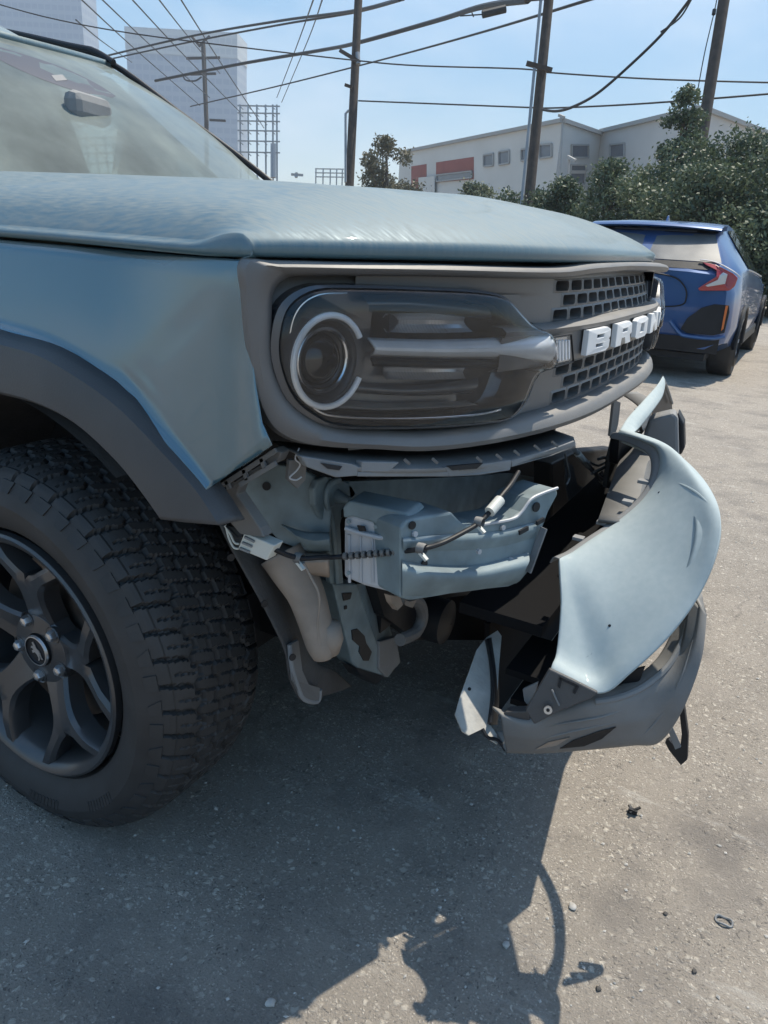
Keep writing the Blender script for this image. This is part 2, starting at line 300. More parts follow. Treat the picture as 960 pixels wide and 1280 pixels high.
def fender_y(x, z, w):
    y = -.921
    tt = min(1, max(0, (x-.30)/.22)); y += .048*max(0, (z-.80)/.262)**1.35*(1-.85*tt*tt*(3-2*tt))+.004*max(0, (w-.85)/.15)**2
    y -= .008*max(0, 1-w/.14)**2
    if x > .12:
        d = (z-(.955-.45*(x-.30)))
        y += .002*math.exp(-((x-.335)/.06)**2-((z-.895)/.035)**2); y += .0007*math.sin((x*1.3+z*.7)*120+math.sin(z*160))*math.exp(-((x-.325)/.05)**2-((z-.885)/.028)**2)
        # long shallow crease rising to the headlight corner
        t = (x-.33)/.14; zc = .905+.115*t
        if 0 < t < 1.1: y += .0016*math.exp(-((z-zc)/.012)**2)*math.sin(min(1, t)*math.pi)**.6
        y += .006*math.exp(-((x-.50)/.018)**2)*(1 if z < .97 else math.exp(-((z-.97)/.03)**2))
    return y
rows = []
NW = 60
for i in range(NW):
    w = i/(NW-1); row = []
    for a, b in zip(arch, outer):
        p = a*(1-w)+np.array(b)*w; yn = fender_y(p[0], p[2], w); k_ = (yn-CAM[1])/(p[1]-CAM[1]); q = CAM+(p-CAM)*k_; bl = min(1, max(0, (p[0]+.35)/.38)); row.append((p[0]+(q[0]-p[0])*bl, yn, p[2]+(q[2]-p[2])*bl))
    rows.append(row)
fender = obj('fender', *grid(rows), M['paint'], suv, smooth=True, sharp=0, solid=.006)
obj('fender', *grid([[(p[0], -p[1], p[2]) for p in r] for r in rows]), M['paint'], suv, smooth=True, sharp=0, solid=.006)
# --- wheel arch flare
oi = [(280, 655), (250, 610), (200, 555), (150, 505), (100, 469), (50, 441)]
ii = [(205, 645), (180, 610), (150, 573), (100, 528), (50, 503), (0, 490)]
O = [PY(u, v, -.935) for u, v in oi]+[np.array([.075, -.935, .926])]
I = [PY(u, v, -.94) for u, v in ii]
I[-1][2] = .853; I = I[:-1]+[I[-1]]
O = resample(O+[np.array([0, -.935, .932])]+[p*[-1, 1, 1] for p in O[::-1]], 61); I = resample(I+[np.array([0, -.94, .862])]+[p*[-1, 1, 1] for p in I[::-1]], 61)
frows = []
for (w, y) in ((-.12, -.908), (-.02, -.926), (0, -.934), (.04, -.941), (.5, -.950), (.93, -.953), (1.0, -.948), (1.0, -.90), (1.03, -.84)):
    frows.append([(o[0]*(1-w)+i_[0]*w, y, o[2]*(1-w)+i_[2]*w) for o, i_ in zip(O, I)])
v, f = grid(frows)
for s in (1, -1): obj('wheel_arch_flare', [(p[0], p[1]*s, p[2]) for p in v], f, M['plastic_clean'], suv, smooth=True, sharp=30, solid=.003)
# --- hood
def leanh(y): t = min(1, max(0, (y+.55)/.6)); return .034*t*t*(3-2*t)
def hood_edge_z(x): return 1.066 if x < .45 else 1.066+.012*min(1, (x-.45)/.3)
def hood_hw(x): t = min(1, max(0, (x-.1)/.42)); return .868+.042*t*t*(3-2*t)
def hood_z(x, y):
    ds = hood_hw(x)-abs(y); df = max(0, fx(y)-leanh(y)-x); e = hood_edge_z(x)
    g1 = 1-math.exp(-max(0, ds-.012)/.22); g2 = 1-math.exp(-max(0, df-.004)/.20)
    ws_ = math.exp(-max(0, ds)/.22); sf = min(1, df/(.10+.16*(1-ws_))); sf = sf*sf*(3-2*sf); z = e+.015+.020*(1-math.exp(-df/.03))*(1-sf)+.045*(1-math.exp(-max(0, ds)/.032))*sf+.056*g1*g2
    # raised flank rib, stronger towards the front
    z += .010*math.exp(-((abs(y)-.66)/.11)**2)*min(1, df/.2)
    # long crease of the centre dome
    s = (abs(y)-(.36+.10*min(1, df/1.0)))/.028
    z += .010/(1+math.exp(max(-30, min(30, s*1.4))))*min(1, df/.2)
    return z
ny, nx = 141, 70
rows = []
for j in range(ny):
    uu = 2*j/(ny-1)-1; sy = (1-(1-abs(uu))**1.7)*(1 if uu > 0 else -1); row = []
    xf = .7
    for _ in range(6): xf = fx(sy*hood_hw(xf))-.006-leanh(sy*hood_hw(xf))
    for i in range(nx):
        x = -.58+(xf-.012+.58)*(1-(1-i/(nx-1))**1.7); yy = sy*hood_hw(x); row.append((x, yy, hood_z(x, yy)))
    yy = sy*hood_hw(xf); ez = hood_edge_z(xf); zt = row[-1][2]
    row += [(xf-.003, yy, zt-.005), (xf+.003, yy, zt-.011), (xf+.003, yy, min(zt-.013, ez+.006)), (xf, yy, min(zt-.015, ez+.001)), (xf-.012, yy, min(zt-.018, ez-.002))]
    rows.append(row)
# rolled side edges
def side(row, s):
    kk = lambda i: 1-.78*min(1, max(0, (i-(nx-22))/20))
    a = [(p[0], p[1]-s*.007*kk(i), p[2]-.004*kk(i)) for i, p in enumerate(row)]; b = []
    for i, p in enumerate(row):
        b.append((p[0], p[1]-s*.014*kk(i), min(p[2]-.006*kk(i), hood_edge_z(p[0])+.007)))
    c = [(p[0], p[1]-s*.012*kk(i), min(p[2]-.008*kk(i), hood_edge_z(p[0])+.0015)) for i, p in enumerate(row)]; d = [(p[0], p[1]+s*.004, min(p[2]-.010*kk(i), hood_edge_z(p[0])-.002)) for i, p in enumerate(row)]
    return [d, c, b, a]
rows = side(rows[0], 1)+rows+side(rows[-1], -1)[::-1]
hood = obj('hood', *grid(rows), M['paint_hood'], suv, smooth=True, sharp=0)
# --- front surfaces
def lean(y, z):
    t = min(1, max(0, (y+.55)/.6)); return .034*min(1, max(0, (z-.96)/.11))*t*t*(3-2*t)
def fs(y, z, off=0.0):    # point on the front plan curve, pushed along its normal
    dx = -3*.26/.92*(abs(y)/.92)**2*(1 if y > 0 else -1); nrm = np.array([1, -dx, 0])/math.hypot(1, dx)
    return np.array([fx(y)-lean(y, z), y, z])+nrm*off
def FRyz(u, v):
    p = FR(u, v); return p[1], p[2]
# frame of the grille: outer and inner outlines, measured on the near half and mirrored
out_px = [(560, 562), (470, 561), (410, 558), (372, 552), (345, 538), (328, 510), (318, 470), (311, 420), (307, 370), (306, 329), (340, 329), (420, 331), (560, 334), (700, 337)]
in_px = [(560, 543), (470, 543), (425, 538), (390, 524), (363, 500), (347, 470), (341, 440), (341, 400), (344, 365), (362, 346), (390, 343), (450, 343), (560, 344), (700, 347)]
oyz = [FRyz(*p) for p in out_px]; iyz = [FRyz(*p) for p in in_px]
zt_o, zb_o = 1.072, .812; zt_i, zb_i = 1.058, .838
oyz = [(0.0, zb_o), (-.2, zb_o), (-.4, zb_o+.002)]+oyz+[(-.3, zt_o+.002), (0.0, zt_o+.004)]
iyz = [(0.0, zb_i), (-.2, zb_i), (-.4, zb_i+.002)]+iyz+[(-.3, zt_i+.002), (0.0, zt_i+.004)]
oyz = resample([np.array([a, b]) for a, b in oyz], 90); iyz = resample([np.array([a, b]) for a, b in iyz], 90)
frows = []
for w, off in ((0, -.05), (0, -.010), (.10, -.002), (.35, .001), (.72, -.002), (.95, -.010), (1.0, -.016), (1.05, -.045)):
    r = [fs(o[0]*(1-w)+i_[0]*w, o[1]*(1-w)+i_[1]*w, off) for o, i_ in zip(oyz, iyz)]
    frows.append(r+[p*[1, -1, 1] for p in r[::-1][1:-1]])
grille = obj('grille', *grid(frows, closed_u=True), M['bezel'], suv, smooth=True, sharp=40, solid=.003, soff=1)
# recessed face between frame and grid
REC = -.030
def strip(y0, y1, z0, z1, off=REC, ny=24, nz=4, th=0):
    return grid([[fs(y0+(y1-y0)*i/(ny-1), z0+(z1-z0)*j/(nz-1), off) for i in range(ny)] for j in range(nz)])
fm = MB()
FACE_TODO = True
ZU = [1.051, 1.029, 1.0065, .984]; ZL = [.916, .8925, .869, .8455]
fm.add(strip(-.418, .418, ZU[0], 1.068)); fm.add(strip(-.418, .418, ZL[0], ZU[3])); fm.add(strip(-.418, .418, .825, ZL[3]))
face = fm.o('grille_face', M['bezel'], grille, smooth=True)
def cell(y0, y1, z0, z1, off=REC):
    hy0, hy1, hz0, hz1 = y0+.006, y1-.006, z0+.0032, z1-.0032; r = .0055; inner = []; outer_ = []
    for (cy, cz, a0) in ((hy1-r, hz1-r, 0), (hy0+r, hz1-r, 90), (hy0+r, hz0+r, 180), (hy1-r, hz0+r, 270)):
        for k in range(4):
            a = math.radians(a0+k*30); inner.append((cy+r*math.cos(a), cz+r*math.sin(a)))
            outer_.append((y1 if math.cos(a)*1.0 > .01 and a0 in (0, 270) else y0, z1 if a0 in (0, 90) else z0))
    o_ = [fs(a, b, off) for a, b in outer_]; ib = [fs(a, b, off+.002) for a, b in inner]; ib2 = [fs(a*1, b, off-.022) for a, b in inner]
    return grid([o_, ib, ib2], closed_u=True)
for Z, first in ((ZU, (-.418, -.384, -.418)), (ZL, (-.384, -.345, -.384))):
    gm = MB()
    for r_ in range(3):
        y = first[r_]; w_ = .0676 if True else 0
        ys = []
        if y > -.418: gm.add(strip(-.418, y, Z[r_+1], Z[r_], REC, 3, 2))
        while y < -y*0+.42-.03:
            y1 = min(.418, y+w_); gm.add(cell(y, y1, Z[r_+1], Z[r_])); y = y1
        if y < .418-1e-6: gm.add(strip(y, .418, Z[r_+1], Z[r_], REC, 3, 2))
    gm.o('grille_mesh', M['bezel'], grille, smooth=True, sharp=30)
obj('grille_backing', *strip(-.60, .60, .82, 1.07, -.062), M['black'], grille)
# bar that carries the lettering
prof = [(.985, -.032), (.984, -.012), (.979, -.004), (.972, -.006), (.9705, -.012), (.926, -.012), (.921, -.014), (.919, -.032)]
bm_ = grid([[fs(-.575+1.25*i/64, z, o) for i in range(65)] for z, o in prof])
obj('name_bar', *bm_, M['bezel'], grille, smooth=True, sharp=30)
# lettering
def letter_polys(ch):
    s = .30
    if ch == 'B': return [[(0, 0), (.85, 0), (1, .12), (1, .42), (.92, .5), (1, .58), (1, .88), (.85, 1), (0, 1)], [(.34, .2), (.34, .40), (.68, .40), (.68, .2)], [(.34, .60), (.34, .8), (.68, .8), (.68, .60)]]
    if ch == 'R': return [[(0, 0), (.32, 0), (.32, .34), (.56, .34), (.68, 0), (1.02, 0), (.90, .38), (1, .46), (1, .88), (.85, 1), (0, 1)], [(.32, .56), (.32, .78), (.68, .78), (.68, .56)]]
    if ch == 'O': return [[(.15, 0), (.85, 0), (1, .12), (1, .88), (.85, 1), (.15, 1), (0, .88), (0, .12)], [(.33, .24), (.33, .76), (.67, .76), (.67, .24)]]
    if ch == 'N': return [[(0, 0), (.32, 0), (.32, .52), (.68, 0), (1, 0), (1, 1), (.68, 1), (.68, .48), (.32, 1), (0, 1)]]
    if ch == 'C': return [[(.15, 0), (.85, 0), (1, .12), (1, .38), (.68, .38), (.68, .24), (.33, .24), (.33, .76), (.68, .76), (.68, .62), (1, .62), (1, .88), (.85, 1), (.15, 1), (0, .88), (0, .12)]]
LW, LG, LH = .118, .050, .040
for k, ch in enumerate('BRONCO'):
    y0 = -.325+k*(LW+LG); cu = bpy.data.curves.new('letter', 'CURVE'); cu.dimensions = '2D'; cu.fill_mode = 'BOTH'; cu.extrude = .004; cu.bevel_depth = .0012; cu.bevel_resolution = 1
    for poly in letter_polys(ch):
        sp = cu.splines.new('POLY'); sp.points.add(len(poly)-1); sp.use_cyclic_u = True
        for q, (a, b) in zip(sp.points, poly): q.co = (a*LW, b*LH, 0, 1)
    tmp = bpy.data.objects.new('tmp', cu); COL.objects.link(tmp); dg = bpy.context.evaluated_depsgraph_get(); me = bpy.data.meshes.new_from_object(tmp.evaluated_get(dg))
    vs = [tuple(fs(y0+q.co.x, .929+q.co.y, -.010+.006+q.co.z)) for q in me.vertices]; fsx = [tuple(p.vertices) for p in me.polygons]
    bpy.data.objects.remove(tmp); bpy.data.meshes.remove(me)
    obj('letter', vs, fsx, M['letter'], grille)
# --- headlights
lens_px = [(350, 450), (352, 410), (364, 380), (395, 362), (440, 360), (520, 362), (600, 366), (632, 374), (652, 394), (666, 408), (691, 422), (693, 456), (670, 468), (655, 502), (637, 522), (600, 529), (520, 534), (430, 533), (394, 520), (366, 495)]
ly = resample([np.array(FRyz(*p)) for p in lens_px], 72, closed=True); lc = sum(ly)/len(ly)
lzs = np.array([p[1] for p in ly])
sf = MB(); zz_ = np.linspace(.825, 1.066, 40); R = []
for z in zz_:
    pts = [p[0] for p in ly if abs(p[1]-z) < .012]; yl = max(pts)+.004 if pts and lzs.min()+.004 < z < lzs.max()-.004 else -.80
    R.append([fs(yl+(-.418-yl)*i/15, z, REC) for i in range(16)])
for s in (1, -1): sf.add(([(p[0], p[1]*s, p[2]) for r in R for p in r], grid(R)[1]))
face2 = MB(); face2.v = sf.v[:len(R)*16]; face2.f = grid(R)[1]
face2.o('grille_face', M['bezel'], grille, smooth=True); obj('grille_face', [(p[0], -p[1], p[2]) for p in face2.v], face2.f, M['bezel'], grille, smooth=True)
for s in (1, -1): obj('headlight_backing', *strip(s*.905, s*.40, .80, 1.085, -.085), M['black'], grille)
def lens_ring(f, off): return [fs(*(lc+(p-lc)*f), off) for p in ly]
def build_headlight(sgn):
    mir = lambda vf: ([(p[0], p[1]*sgn, p[2]) for p in vf[0]], vf[1])
    hrows = [lens_ring(1.035, -.036), lens_ring(1.035, -.004), lens_ring(1.0, -.001), lens_ring(.985, -.016), lens_ring(.97, -.05), lens_ring(.9, -.062), lens_ring(.45, -.068), lens_ring(.02, -.068)]
    if True:
        rec = mir(grid([lens_ring(1.03, -.034), lens_ring(1.07, -.036), [p if p[1] > -.885 else fs(-.885, p[2], -.055) for p in lens_ring(1.20, -.052)]], closed_u=True))
    hl = obj('headlight', *mir(grid(hrows, closed_u=True)), M['housing'], suv, smooth=True, sharp=40)
    obj('recess_ring', *rec, M['bezel'], hl, smooth=True)
    # projector pod on the outer side, facing forward
    c = FR(432, 455); c = c-np.array([.030, 0, 0]); q = Vector((.96, -.28, 0)).normalized(); a = Vector((-q.y, q.x, 0)); b = Vector((0, 0, 1))
    def circ(r, d, a0=0, a1=360, n=48, ry=1.0): return [np.array(c)+np.array(q)*d+np.array(a)*r*math.cos(math.radians(a0+(a1-a0)*k/n))+np.array(b)*r*ry*math.sin(math.radians(a0+(a1-a0)*k/n)) for k in range(n+1)]
    obj('projector_barrel', *mir(grid([circ(.064, -.03), circ(.062, .006), circ(.050, .004), circ(.044, -.016), circ(.036, -.022), circ(.004, -.024)])), M['housing'], hl, smooth=True, sharp=30)
    obj('light_ring', *mir(tube(circ(.057, .008, 30, 335), .0042, 10)), M['ringlight'], hl, smooth=True)
    obj('chrome_ring', *mir(tube(circ(.040, -.006), .0042, 10)), M['chrome'], hl, smooth=True)
    lr = [circ(.034, -.016), circ(.030, -.006), circ(.020, .001), circ(.008, .004), circ(.001, .0045)]
    obj('projector_lens', *mir(grid(lr)), M['glass_dark'], hl, smooth=True)
    def band(px_top, px_bot, offs, n=40, rows_=8, rib=0):
        T = resample([np.array(FRyz(*p)) for p in px_top], n); B = resample([np.array(FRyz(*p)) for p in px_bot], n); R = []
        for j in range(rows_):
            t = j/(rows_-1); R.append([fs(*(T[i]*(1-t)+B[i]*t), offs[0]+(0 if len(offs) < 3 else offs[2]*(i/(n-1))**3)+offs[1]*math.sin(math.pi*t)+(rib*(1 if i % 2 else -1))) for i in range(n)])
        return mir(grid(R))
    obj('light_bar', *band([(474, 426), (560, 428), (640, 424), (688, 416)], [(478, 450), (560, 452), (640, 452), (690, 455)], (-.030, .016, .024)), M['frost'], hl, smooth=True, solid=.003)
    obj('light_bar_trim', *band([(476, 452), (560, 454), (640, 454), (688, 457)], [(478, 462), (560, 464), (640, 463), (680, 464)], (-.026, .004)), M['black'], hl, smooth=True, solid=.003)
    obj('reflector', *band([(505, 397), (560, 396), (612, 398)], [(505, 421), (560, 422), (620, 420)], (-.044, -.012), 60, 6, .0012), M['reflector'], hl)
    obj('reflector', *band([(508, 461), (560, 462), (618, 462)], [(505, 482), (560, 482), (610, 480)], (-.044, -.012), 60, 6, .0012), M['reflector'], hl)
    obj('housing_fin', *band([(400, 505), (500, 512), (610, 508)], [(410, 520), (500, 524), (625, 514)], (-.045, .012)), M['bezel'], hl, smooth=True)
    obj('housing_shelf', *band([(460, 486), (540, 490), (630, 480)], [(455, 500), (540, 504), (620, 500)], (-.05, .006)), M['housing'], hl, smooth=True)
    obj('chrome_line', *mir(tube([fs(*FRyz(u, v), -.012) for u, v in [(372, 480), (396, 512), (430, 524), (520, 526), (600, 521), (634, 514)]], .0016, 6, 40)), M['chrome'], hl, smooth=True)
    obj('chrome_line', *mir(tube([fs(*FRyz(u, v), -.014) for u, v in [(366, 452), (368, 412), (380, 385), (404, 370), (440, 367)]], .0014, 6, 40)), M['chrome'], hl, smooth=True)
    obj('housing_shroud', *band([(470, 372), (540, 374), (630, 384)], [(480, 394), (540, 394), (640, 404)], (-.04, .008)), M['housing'], hl, smooth=True)
    obj('lens', *mir(grid([lens_ring(1.0, .0005), lens_ring(.985, .007), lens_ring(.93, .010), lens_ring(.7, .012), lens_ring(.4, .013), lens_ring(.01, .013)], closed_u=True)), M['lens'], hl, smooth=True, sharp=0)
    mk = [(690, 424), (712, 420), (714, 451), (693, 456)]
    mb = MB(); mb.add(plate([FR(*p)*[1, sgn, 1]+np.array([-.002, 0, 0]) for p in mk], .006, (-1, 0, 0))); obj('side_marker', mb.v, mb.f, M['reflector'], hl, bevel=.001)
    for k in range(5):
        u = 694.5+k*4; pts = [FR(u, 426-.2*k)*[1, sgn, 1], FR(u+.3, 452-.9*k)*[1, sgn, 1]]
        obj('marker_rib', *bar(pts[0]+[.0005, 0, 0], pts[1]+[.0005, 0, 0], .003), M['frost'], hl)
    obj('marker_surround', *mir(tube([FR(*p)+np.array([.001, 0, 0]) for p in [(688, 422), (713, 418), (716, 452), (692, 459), (688, 455)]], .0018, 8)), M['black'], hl, smooth=True)
    return hl
build_headlight(1); build_headlight(-1)
# --- moulded strip hanging under the frame
ab = MB()
T = [(368, 562), (400, 568), (450, 572), (520, 572), (600, 570), (660, 562), (716, 548)]; Bm = [(376, 578), (420, 596), (448, 597), (560, 596), (638, 588), (680, 574), (718, 557)]
to, bo = [FR(u, v, -.012) for u, v in T], [FR(u, v, .004) for u, v in Bm]
mid = [(a+b)/2+np.array([.012, -.004, .004]) for a, b in zip(to, bo)]
top = [p+np.array([-.07, .03, .006]) for p in to]; bot = [p+np.array([-.03, .015, -.002]) for p in bo]
SO = [(372, 566), (398, 568), (440, 572), (500, 575), (560, 574), (640, 567), (690, 555), (717, 546)]
SI = [(378, 572), (420, 584), (450, 584), (500, 586), (558, 585), (612, 580), (680, 566), (720, 556)]
a_ = resample([FR(u, v, -.03) for u, v in SO], 40); b_ = resample([FR(u, v, .002) for u, v in SI], 40)
ab.add(grid([[p+np.array([-.05, .015, .004]) for p in a_], a_, b_, [p+np.array([0, 0, -.006]) for p in b_]]))
absb = ab.o('moulded_strip', M['absorber'], suv, smooth=True, sharp=20, solid=.003)
for q in ([(376, 570), (440, 580), (448, 583), (447, 595), (420, 597), (384, 584)], [(556, 584), (612, 579), (640, 575), (638, 588), (600, 594), (562, 596)], [(447, 590), (560, 590), (562, 596), (447, 596)], [(640, 576), (690, 561), (718, 551), (720, 558), (690, 570), (640, 584)], [(452, 577), (500, 578), (486, 590), (452, 590)]):
    obj('strip_tab', *plate([FR(u, v, .003) for u, v in q], .012, (-1, .3, 0)), M['absorber'], absb, bevel=.0015)
for q in ([(402, 579), (428, 583), (424, 588), (410, 586)], [(560, 583), (604, 579), (596, 586), (566, 588)]):
    obj('slot', *plate([FR(u, v, .005) for u, v in q], .004, (-1, .3, 0)), M['black'], absb)
for u, v in ((505, 574), (540, 573), (595, 571), (620, 568), (642, 563), (668, 557), (690, 552)):
    obj('rib', *bar(FR(u, v, .004), FR(u+7, v+6, .008), .003, .004), M['plastic'], absb)
# --- front wheel
WC = np.array([0, 0, .362])
def tyre_mesh(cy, sgn, tread=True):
    prof = [(.222, .10), (.236, .02), (.243, .004), (.256, -.004), (.276, -.014), (.296, -.017), (.312, -.012), (.325, -.004), (.3345, .002)]
    V = MB(); c = (0, cy, .362)
    pr = [(r, sgn*y) for r, y in prof]; V.add(lathe(pr, c, 96))
    V.add(lathe([(r, sgn*(.235-y)) for r, y in prof[::-1]], c, 96))
    if tread:
        NA, NR = 720, 60; rows = []
        for j in range(NR):
            t = j/(NR-1); yy = .002+(.235-.004)*t; crown = .362-.0275*abs(2*t-1)**5
            row = []
            for i in range(NA):
                a = i/NA*2*math.pi; ph = i/NA*48
                zz = .018*(abs((ph*1.0) % 1-.5)*4-1)/2
                x = (t-.5)*.235; d = 0
                for g0, w_ in ((-.058, .0055), (-.018, .0045), (.022, .0045), (.060, .0055)):
                    zg = .0075*max(-1, min(1, 2.2*math.sin((ph+g0*20)*2*math.pi)))
                    dd_ = abs(x-g0-zg*.8)/(w_*.62)
                    if dd_ < 1.25: d = max(d, .007*min(1, (1.25-dd_)*3))
                sh = .42*((ph*1.0+abs(x)*9) % 1)
                frac = (ph+(.5 if abs(x) > .058 else (.25 if x > 0 else .75))+x*7) % 1
                if frac < (.15 if abs(x) > .075 else .085): d = max(d, .008 if abs(x) > .06 else .005)
                if abs(x) < .1 and .5 < frac < .55: d = max(d, .004)
                if abs(x) > .103 and frac > .17: d -= .003
                if j < 1: d = 0
                r = crown-d; row.append((r*math.cos(a), cy+sgn*yy, .362+r*math.sin(a)))
            rows.append(row)
        V.add(grid(rows, closed_u=True))
        # raised shoulder lugs and sidewall ribs
        for k in range(48):
            a0 = (k+.22)/48*2*math.pi; a1 = (k+.86)/48*2*math.pi
            q = []
            for (r, y) in ((.3350, .000), (.318, -.0115)):
                for a in (a0, a1): q.append(np.array([r*math.cos(a), cy+sgn*y, .362+r*math.sin(a)]))
            n_ = np.array([math.cos((a0+a1)/2)*.4, -sgn*.9, math.sin((a0+a1)/2)*.4])
            V.add(plate([q[0], q[1], q[3]+(q[2]-q[3])*(.0 if k % 2 else .35), q[2]+(q[3]-q[2])*.1], .006, -np.array(n_)))
        for k in range(70):
            a = (200+k*1.9)*math.pi/180
            if (k//9) % 2: continue
            V.add(bar((.298*math.cos(a), cy-sgn*.0165, .362+.298*math.sin(a)), (.280*math.cos(a+.02), cy-sgn*.0145, .362+.280*math.sin(a+.02)), .006, .003, (0, 1, 0)))
    return V
def build_wheel(x, side_, detail):
    cy = -.905*side_*-1 if False else -.905*side_; sg = side_
    c = (0, cy, .362)
    W_ = MB()
    W_.add(lathe([(.234, sg*.010), (.2345, -.003*sg), (.230, -.006*sg), (.222, -.003*sg), (.214, .004*sg), (.207, .020*sg), (.203, .06*sg), (.196, .16*sg), (.215, .185*sg)], c, 96))
    W_.add(lathe([(.001, sg*.040), (.028, sg*.040), (.032, sg*.034), (.066, sg*.036), (.072, sg*.042), (.074, sg*.07)], c, 48))
    half = [(.060, .033), (.098, .0265), (.128, .030), (.156, .047), (.186, .083), (.207, .1135)]
    inn = [(.2165, .078), (.188, .044), (.170, .0215), (.1545, .0)]
    dep = lambda r: sg*(.040-.040*min(1, max(0, (r-.06)/.13))**.8)
    for k in range(5):
        th = math.radians(12+72*k)
        def tr(p, d): r = math.hypot(*p); return np.array([p[0]*math.cos(th)-p[1]*math.sin(th), cy+dep(r)+sg*d, .362+p[0]*math.sin(th)+p[1]*math.cos(th)])
        ol = half; il = inn
        for s in (1, -1):
            # arm: quads between the outer edge and the centre line / inner edge
            outer_l = [(a, b*s) for a, b in half]
            inner_l = [(.060, 0), (.098, 0), (.1545, 0), (.170, .0215*s), (.188, .044*s), (.2165, .078*s)]
            n_ = 14; ou = resample([np.array(q_) for q_ in outer_l], n_); iu = lin(inner_l, n_) if False else resample([np.array(q_) for q_ in inner_l], n_)
            rows = []
            # cross-section: back outer, chamfer outer, top outer, top inner, chamfer inner, back inner
            for w, d in ((0, .040), (0, .008), (.16, .0), (.72, .0), (1.0, .006), (1.0, .040)):
                rr = []
                for i, (o_, i_) in enumerate(zip(ou, iu)):
                    ww = w; dd = d
                    if i < 6 and w >= .72: dd = 0 if w < .9 else (.0 if d < .02 else .04); 
                    rr.append(tr(o_*(1-ww)+i_*ww, dd))
                rows.append(rr)
            W_.add(grid(rows))
    wh = obj('wheel', [(p[0]+x, p[1], p[2]) for p in W_.v], W_.f, M['rim'], suv, smooth=True, sharp=28)
    tv = tyre_mesh(cy, sg, detail)
    obj('tyre', [(p[0]+x, p[1], p[2]) for p in tv.v], tv.f, M['rubber'], wh, smooth=True, sharp=25)
    if detail:
        obj('brake_disc', *lathe([(.05, cy+sg*.085), (.158, cy+sg*.085), (.160, cy+sg*.1), (.05, cy+sg*.1)], (x, 0, .362), 48), M['rust'], wh, smooth=True)
        obj('brake_caliper', *box((x+.14, cy+sg*.10, .40), (.06, .07, .14)), M['rust'], wh, bevel=.01)
        for k in range(5):
            a = math.radians(46+72*k); q = np.array([x+.057*math.cos(a), cy+sg*.033, .362+.057*math.sin(a)])
            mb = MB(); mb.add(lathe([(.0095, sg*.012), (.0105, -sg*.003), (.008, -sg*.008), (.001, -sg*.0095)], q, 6))
            obj('lug_nut', mb.v, mb.f, M['steel'], wh, smooth=True, sharp=30)
            obj('lug_pocket', *lathe([(.0145, sg*.002), (.0165, sg*.0), (.0165, sg*.012)], q+[0, sg*.0015, 0], 20), M['rim'], wh, smooth=True)
        hc = np.array([x, cy+sg*.028, .362])
        cap = obj('hub_cap', *lathe([(.029, sg*.014), (.029, 0), (.026, -.003*sg), (.0255, 0), (.024, .001*sg), (.001, .0005*sg)], hc, 40), M['black'], wh, smooth=True, sharp=30)
        obj('hub_cap_ring', *lathe([(.0265, -.0032*sg), (.0285, -.003*sg), (.0300, .001*sg)], hc, 40), M['steel'], wh, smooth=True)
        horse = [(-.010, .014), (-.006, .017), (-.002, .013), (.001, .006), (.007, .003), (.011, -.002), (.013, -.009), (.017, -.013), (.012, -.014), (.009, -.008), (.006, -.006), (.009, -.014), (.005, -.019), (.003, -.018), (.005, -.013), (.001, -.007), (-.004, -.004), (-.010, -.007), (-.012, -.003), (-.007, .001), (-.011, .003), (-.014, .001), (-.013, .006), (-.007, .008), (-.008, .011)]
        obj('horse_emblem', *plate([hc+np.array([a*-1*-1, -sg*.0015, b]) for a, b in horse], .001, (0, sg, 0)), M['steel'], wh)
    return wh
build_wheel(0, 1, True); build_wheel(0, -1, False); build_wheel(-2.67, 1, False); build_wheel(-2.67, -1, False)
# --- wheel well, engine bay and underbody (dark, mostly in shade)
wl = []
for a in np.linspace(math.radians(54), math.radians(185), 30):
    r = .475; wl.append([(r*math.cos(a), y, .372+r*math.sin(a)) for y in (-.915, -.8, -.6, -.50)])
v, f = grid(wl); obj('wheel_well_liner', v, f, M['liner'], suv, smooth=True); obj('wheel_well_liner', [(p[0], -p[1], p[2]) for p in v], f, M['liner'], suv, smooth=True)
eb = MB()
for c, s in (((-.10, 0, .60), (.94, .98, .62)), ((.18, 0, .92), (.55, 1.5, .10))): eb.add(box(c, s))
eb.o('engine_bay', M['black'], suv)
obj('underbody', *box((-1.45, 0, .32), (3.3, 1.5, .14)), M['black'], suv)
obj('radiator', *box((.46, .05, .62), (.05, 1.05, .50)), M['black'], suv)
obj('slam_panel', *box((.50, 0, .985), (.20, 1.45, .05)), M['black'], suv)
hb = MB()
for s in (1, -1): hb.add(box((.40, .66*s, .92), (.06, .36, .20)))
hb.o('headlight_mount', M['black'], suv)
# apron panel behind the corner, with its holes and studs
ap = [(296, 612), (318, 596), (345, 580), (372, 584), (402, 600), (414, 640), (412, 672), (412, 690), (385, 690), (350, 678), (328, 655)]
apr = obj('apron_panel', *plate([PL(u, v, (.40, -.76, .7), (.45, -1, .1)) for u, v in ap], .012), M['primer'], suv, bevel=.003)
NA_ = np.array([.45, -1, .1])/1.1
def APP(u, v, k=0.0): return PL(u, v, np.array((.40, -.76, .7))+NA_*k, NA_)
obj('hole', *disc(APP(333, 608, .002), .0065, NA_, 20, .003), M['black'], apr)
obj('apron_fold', *patch([[APP(352, 655, .004), APP(380, 664, .02), APP(412, 665, .02)], [APP(372, 672, .03), APP(392, 678, .035), APP(412, 676, .035)], [APP(385, 690, .004), APP(400, 691, .01), APP(414, 690, .01)]], 12, 8), M['primer'], apr, smooth=True, solid=.003)
for u, v in ((312, 596), (281, 628)): obj('stud', *tube([APP(u, v, -.0), APP(u, v, .024)], .004, 8), M['steel'], apr)
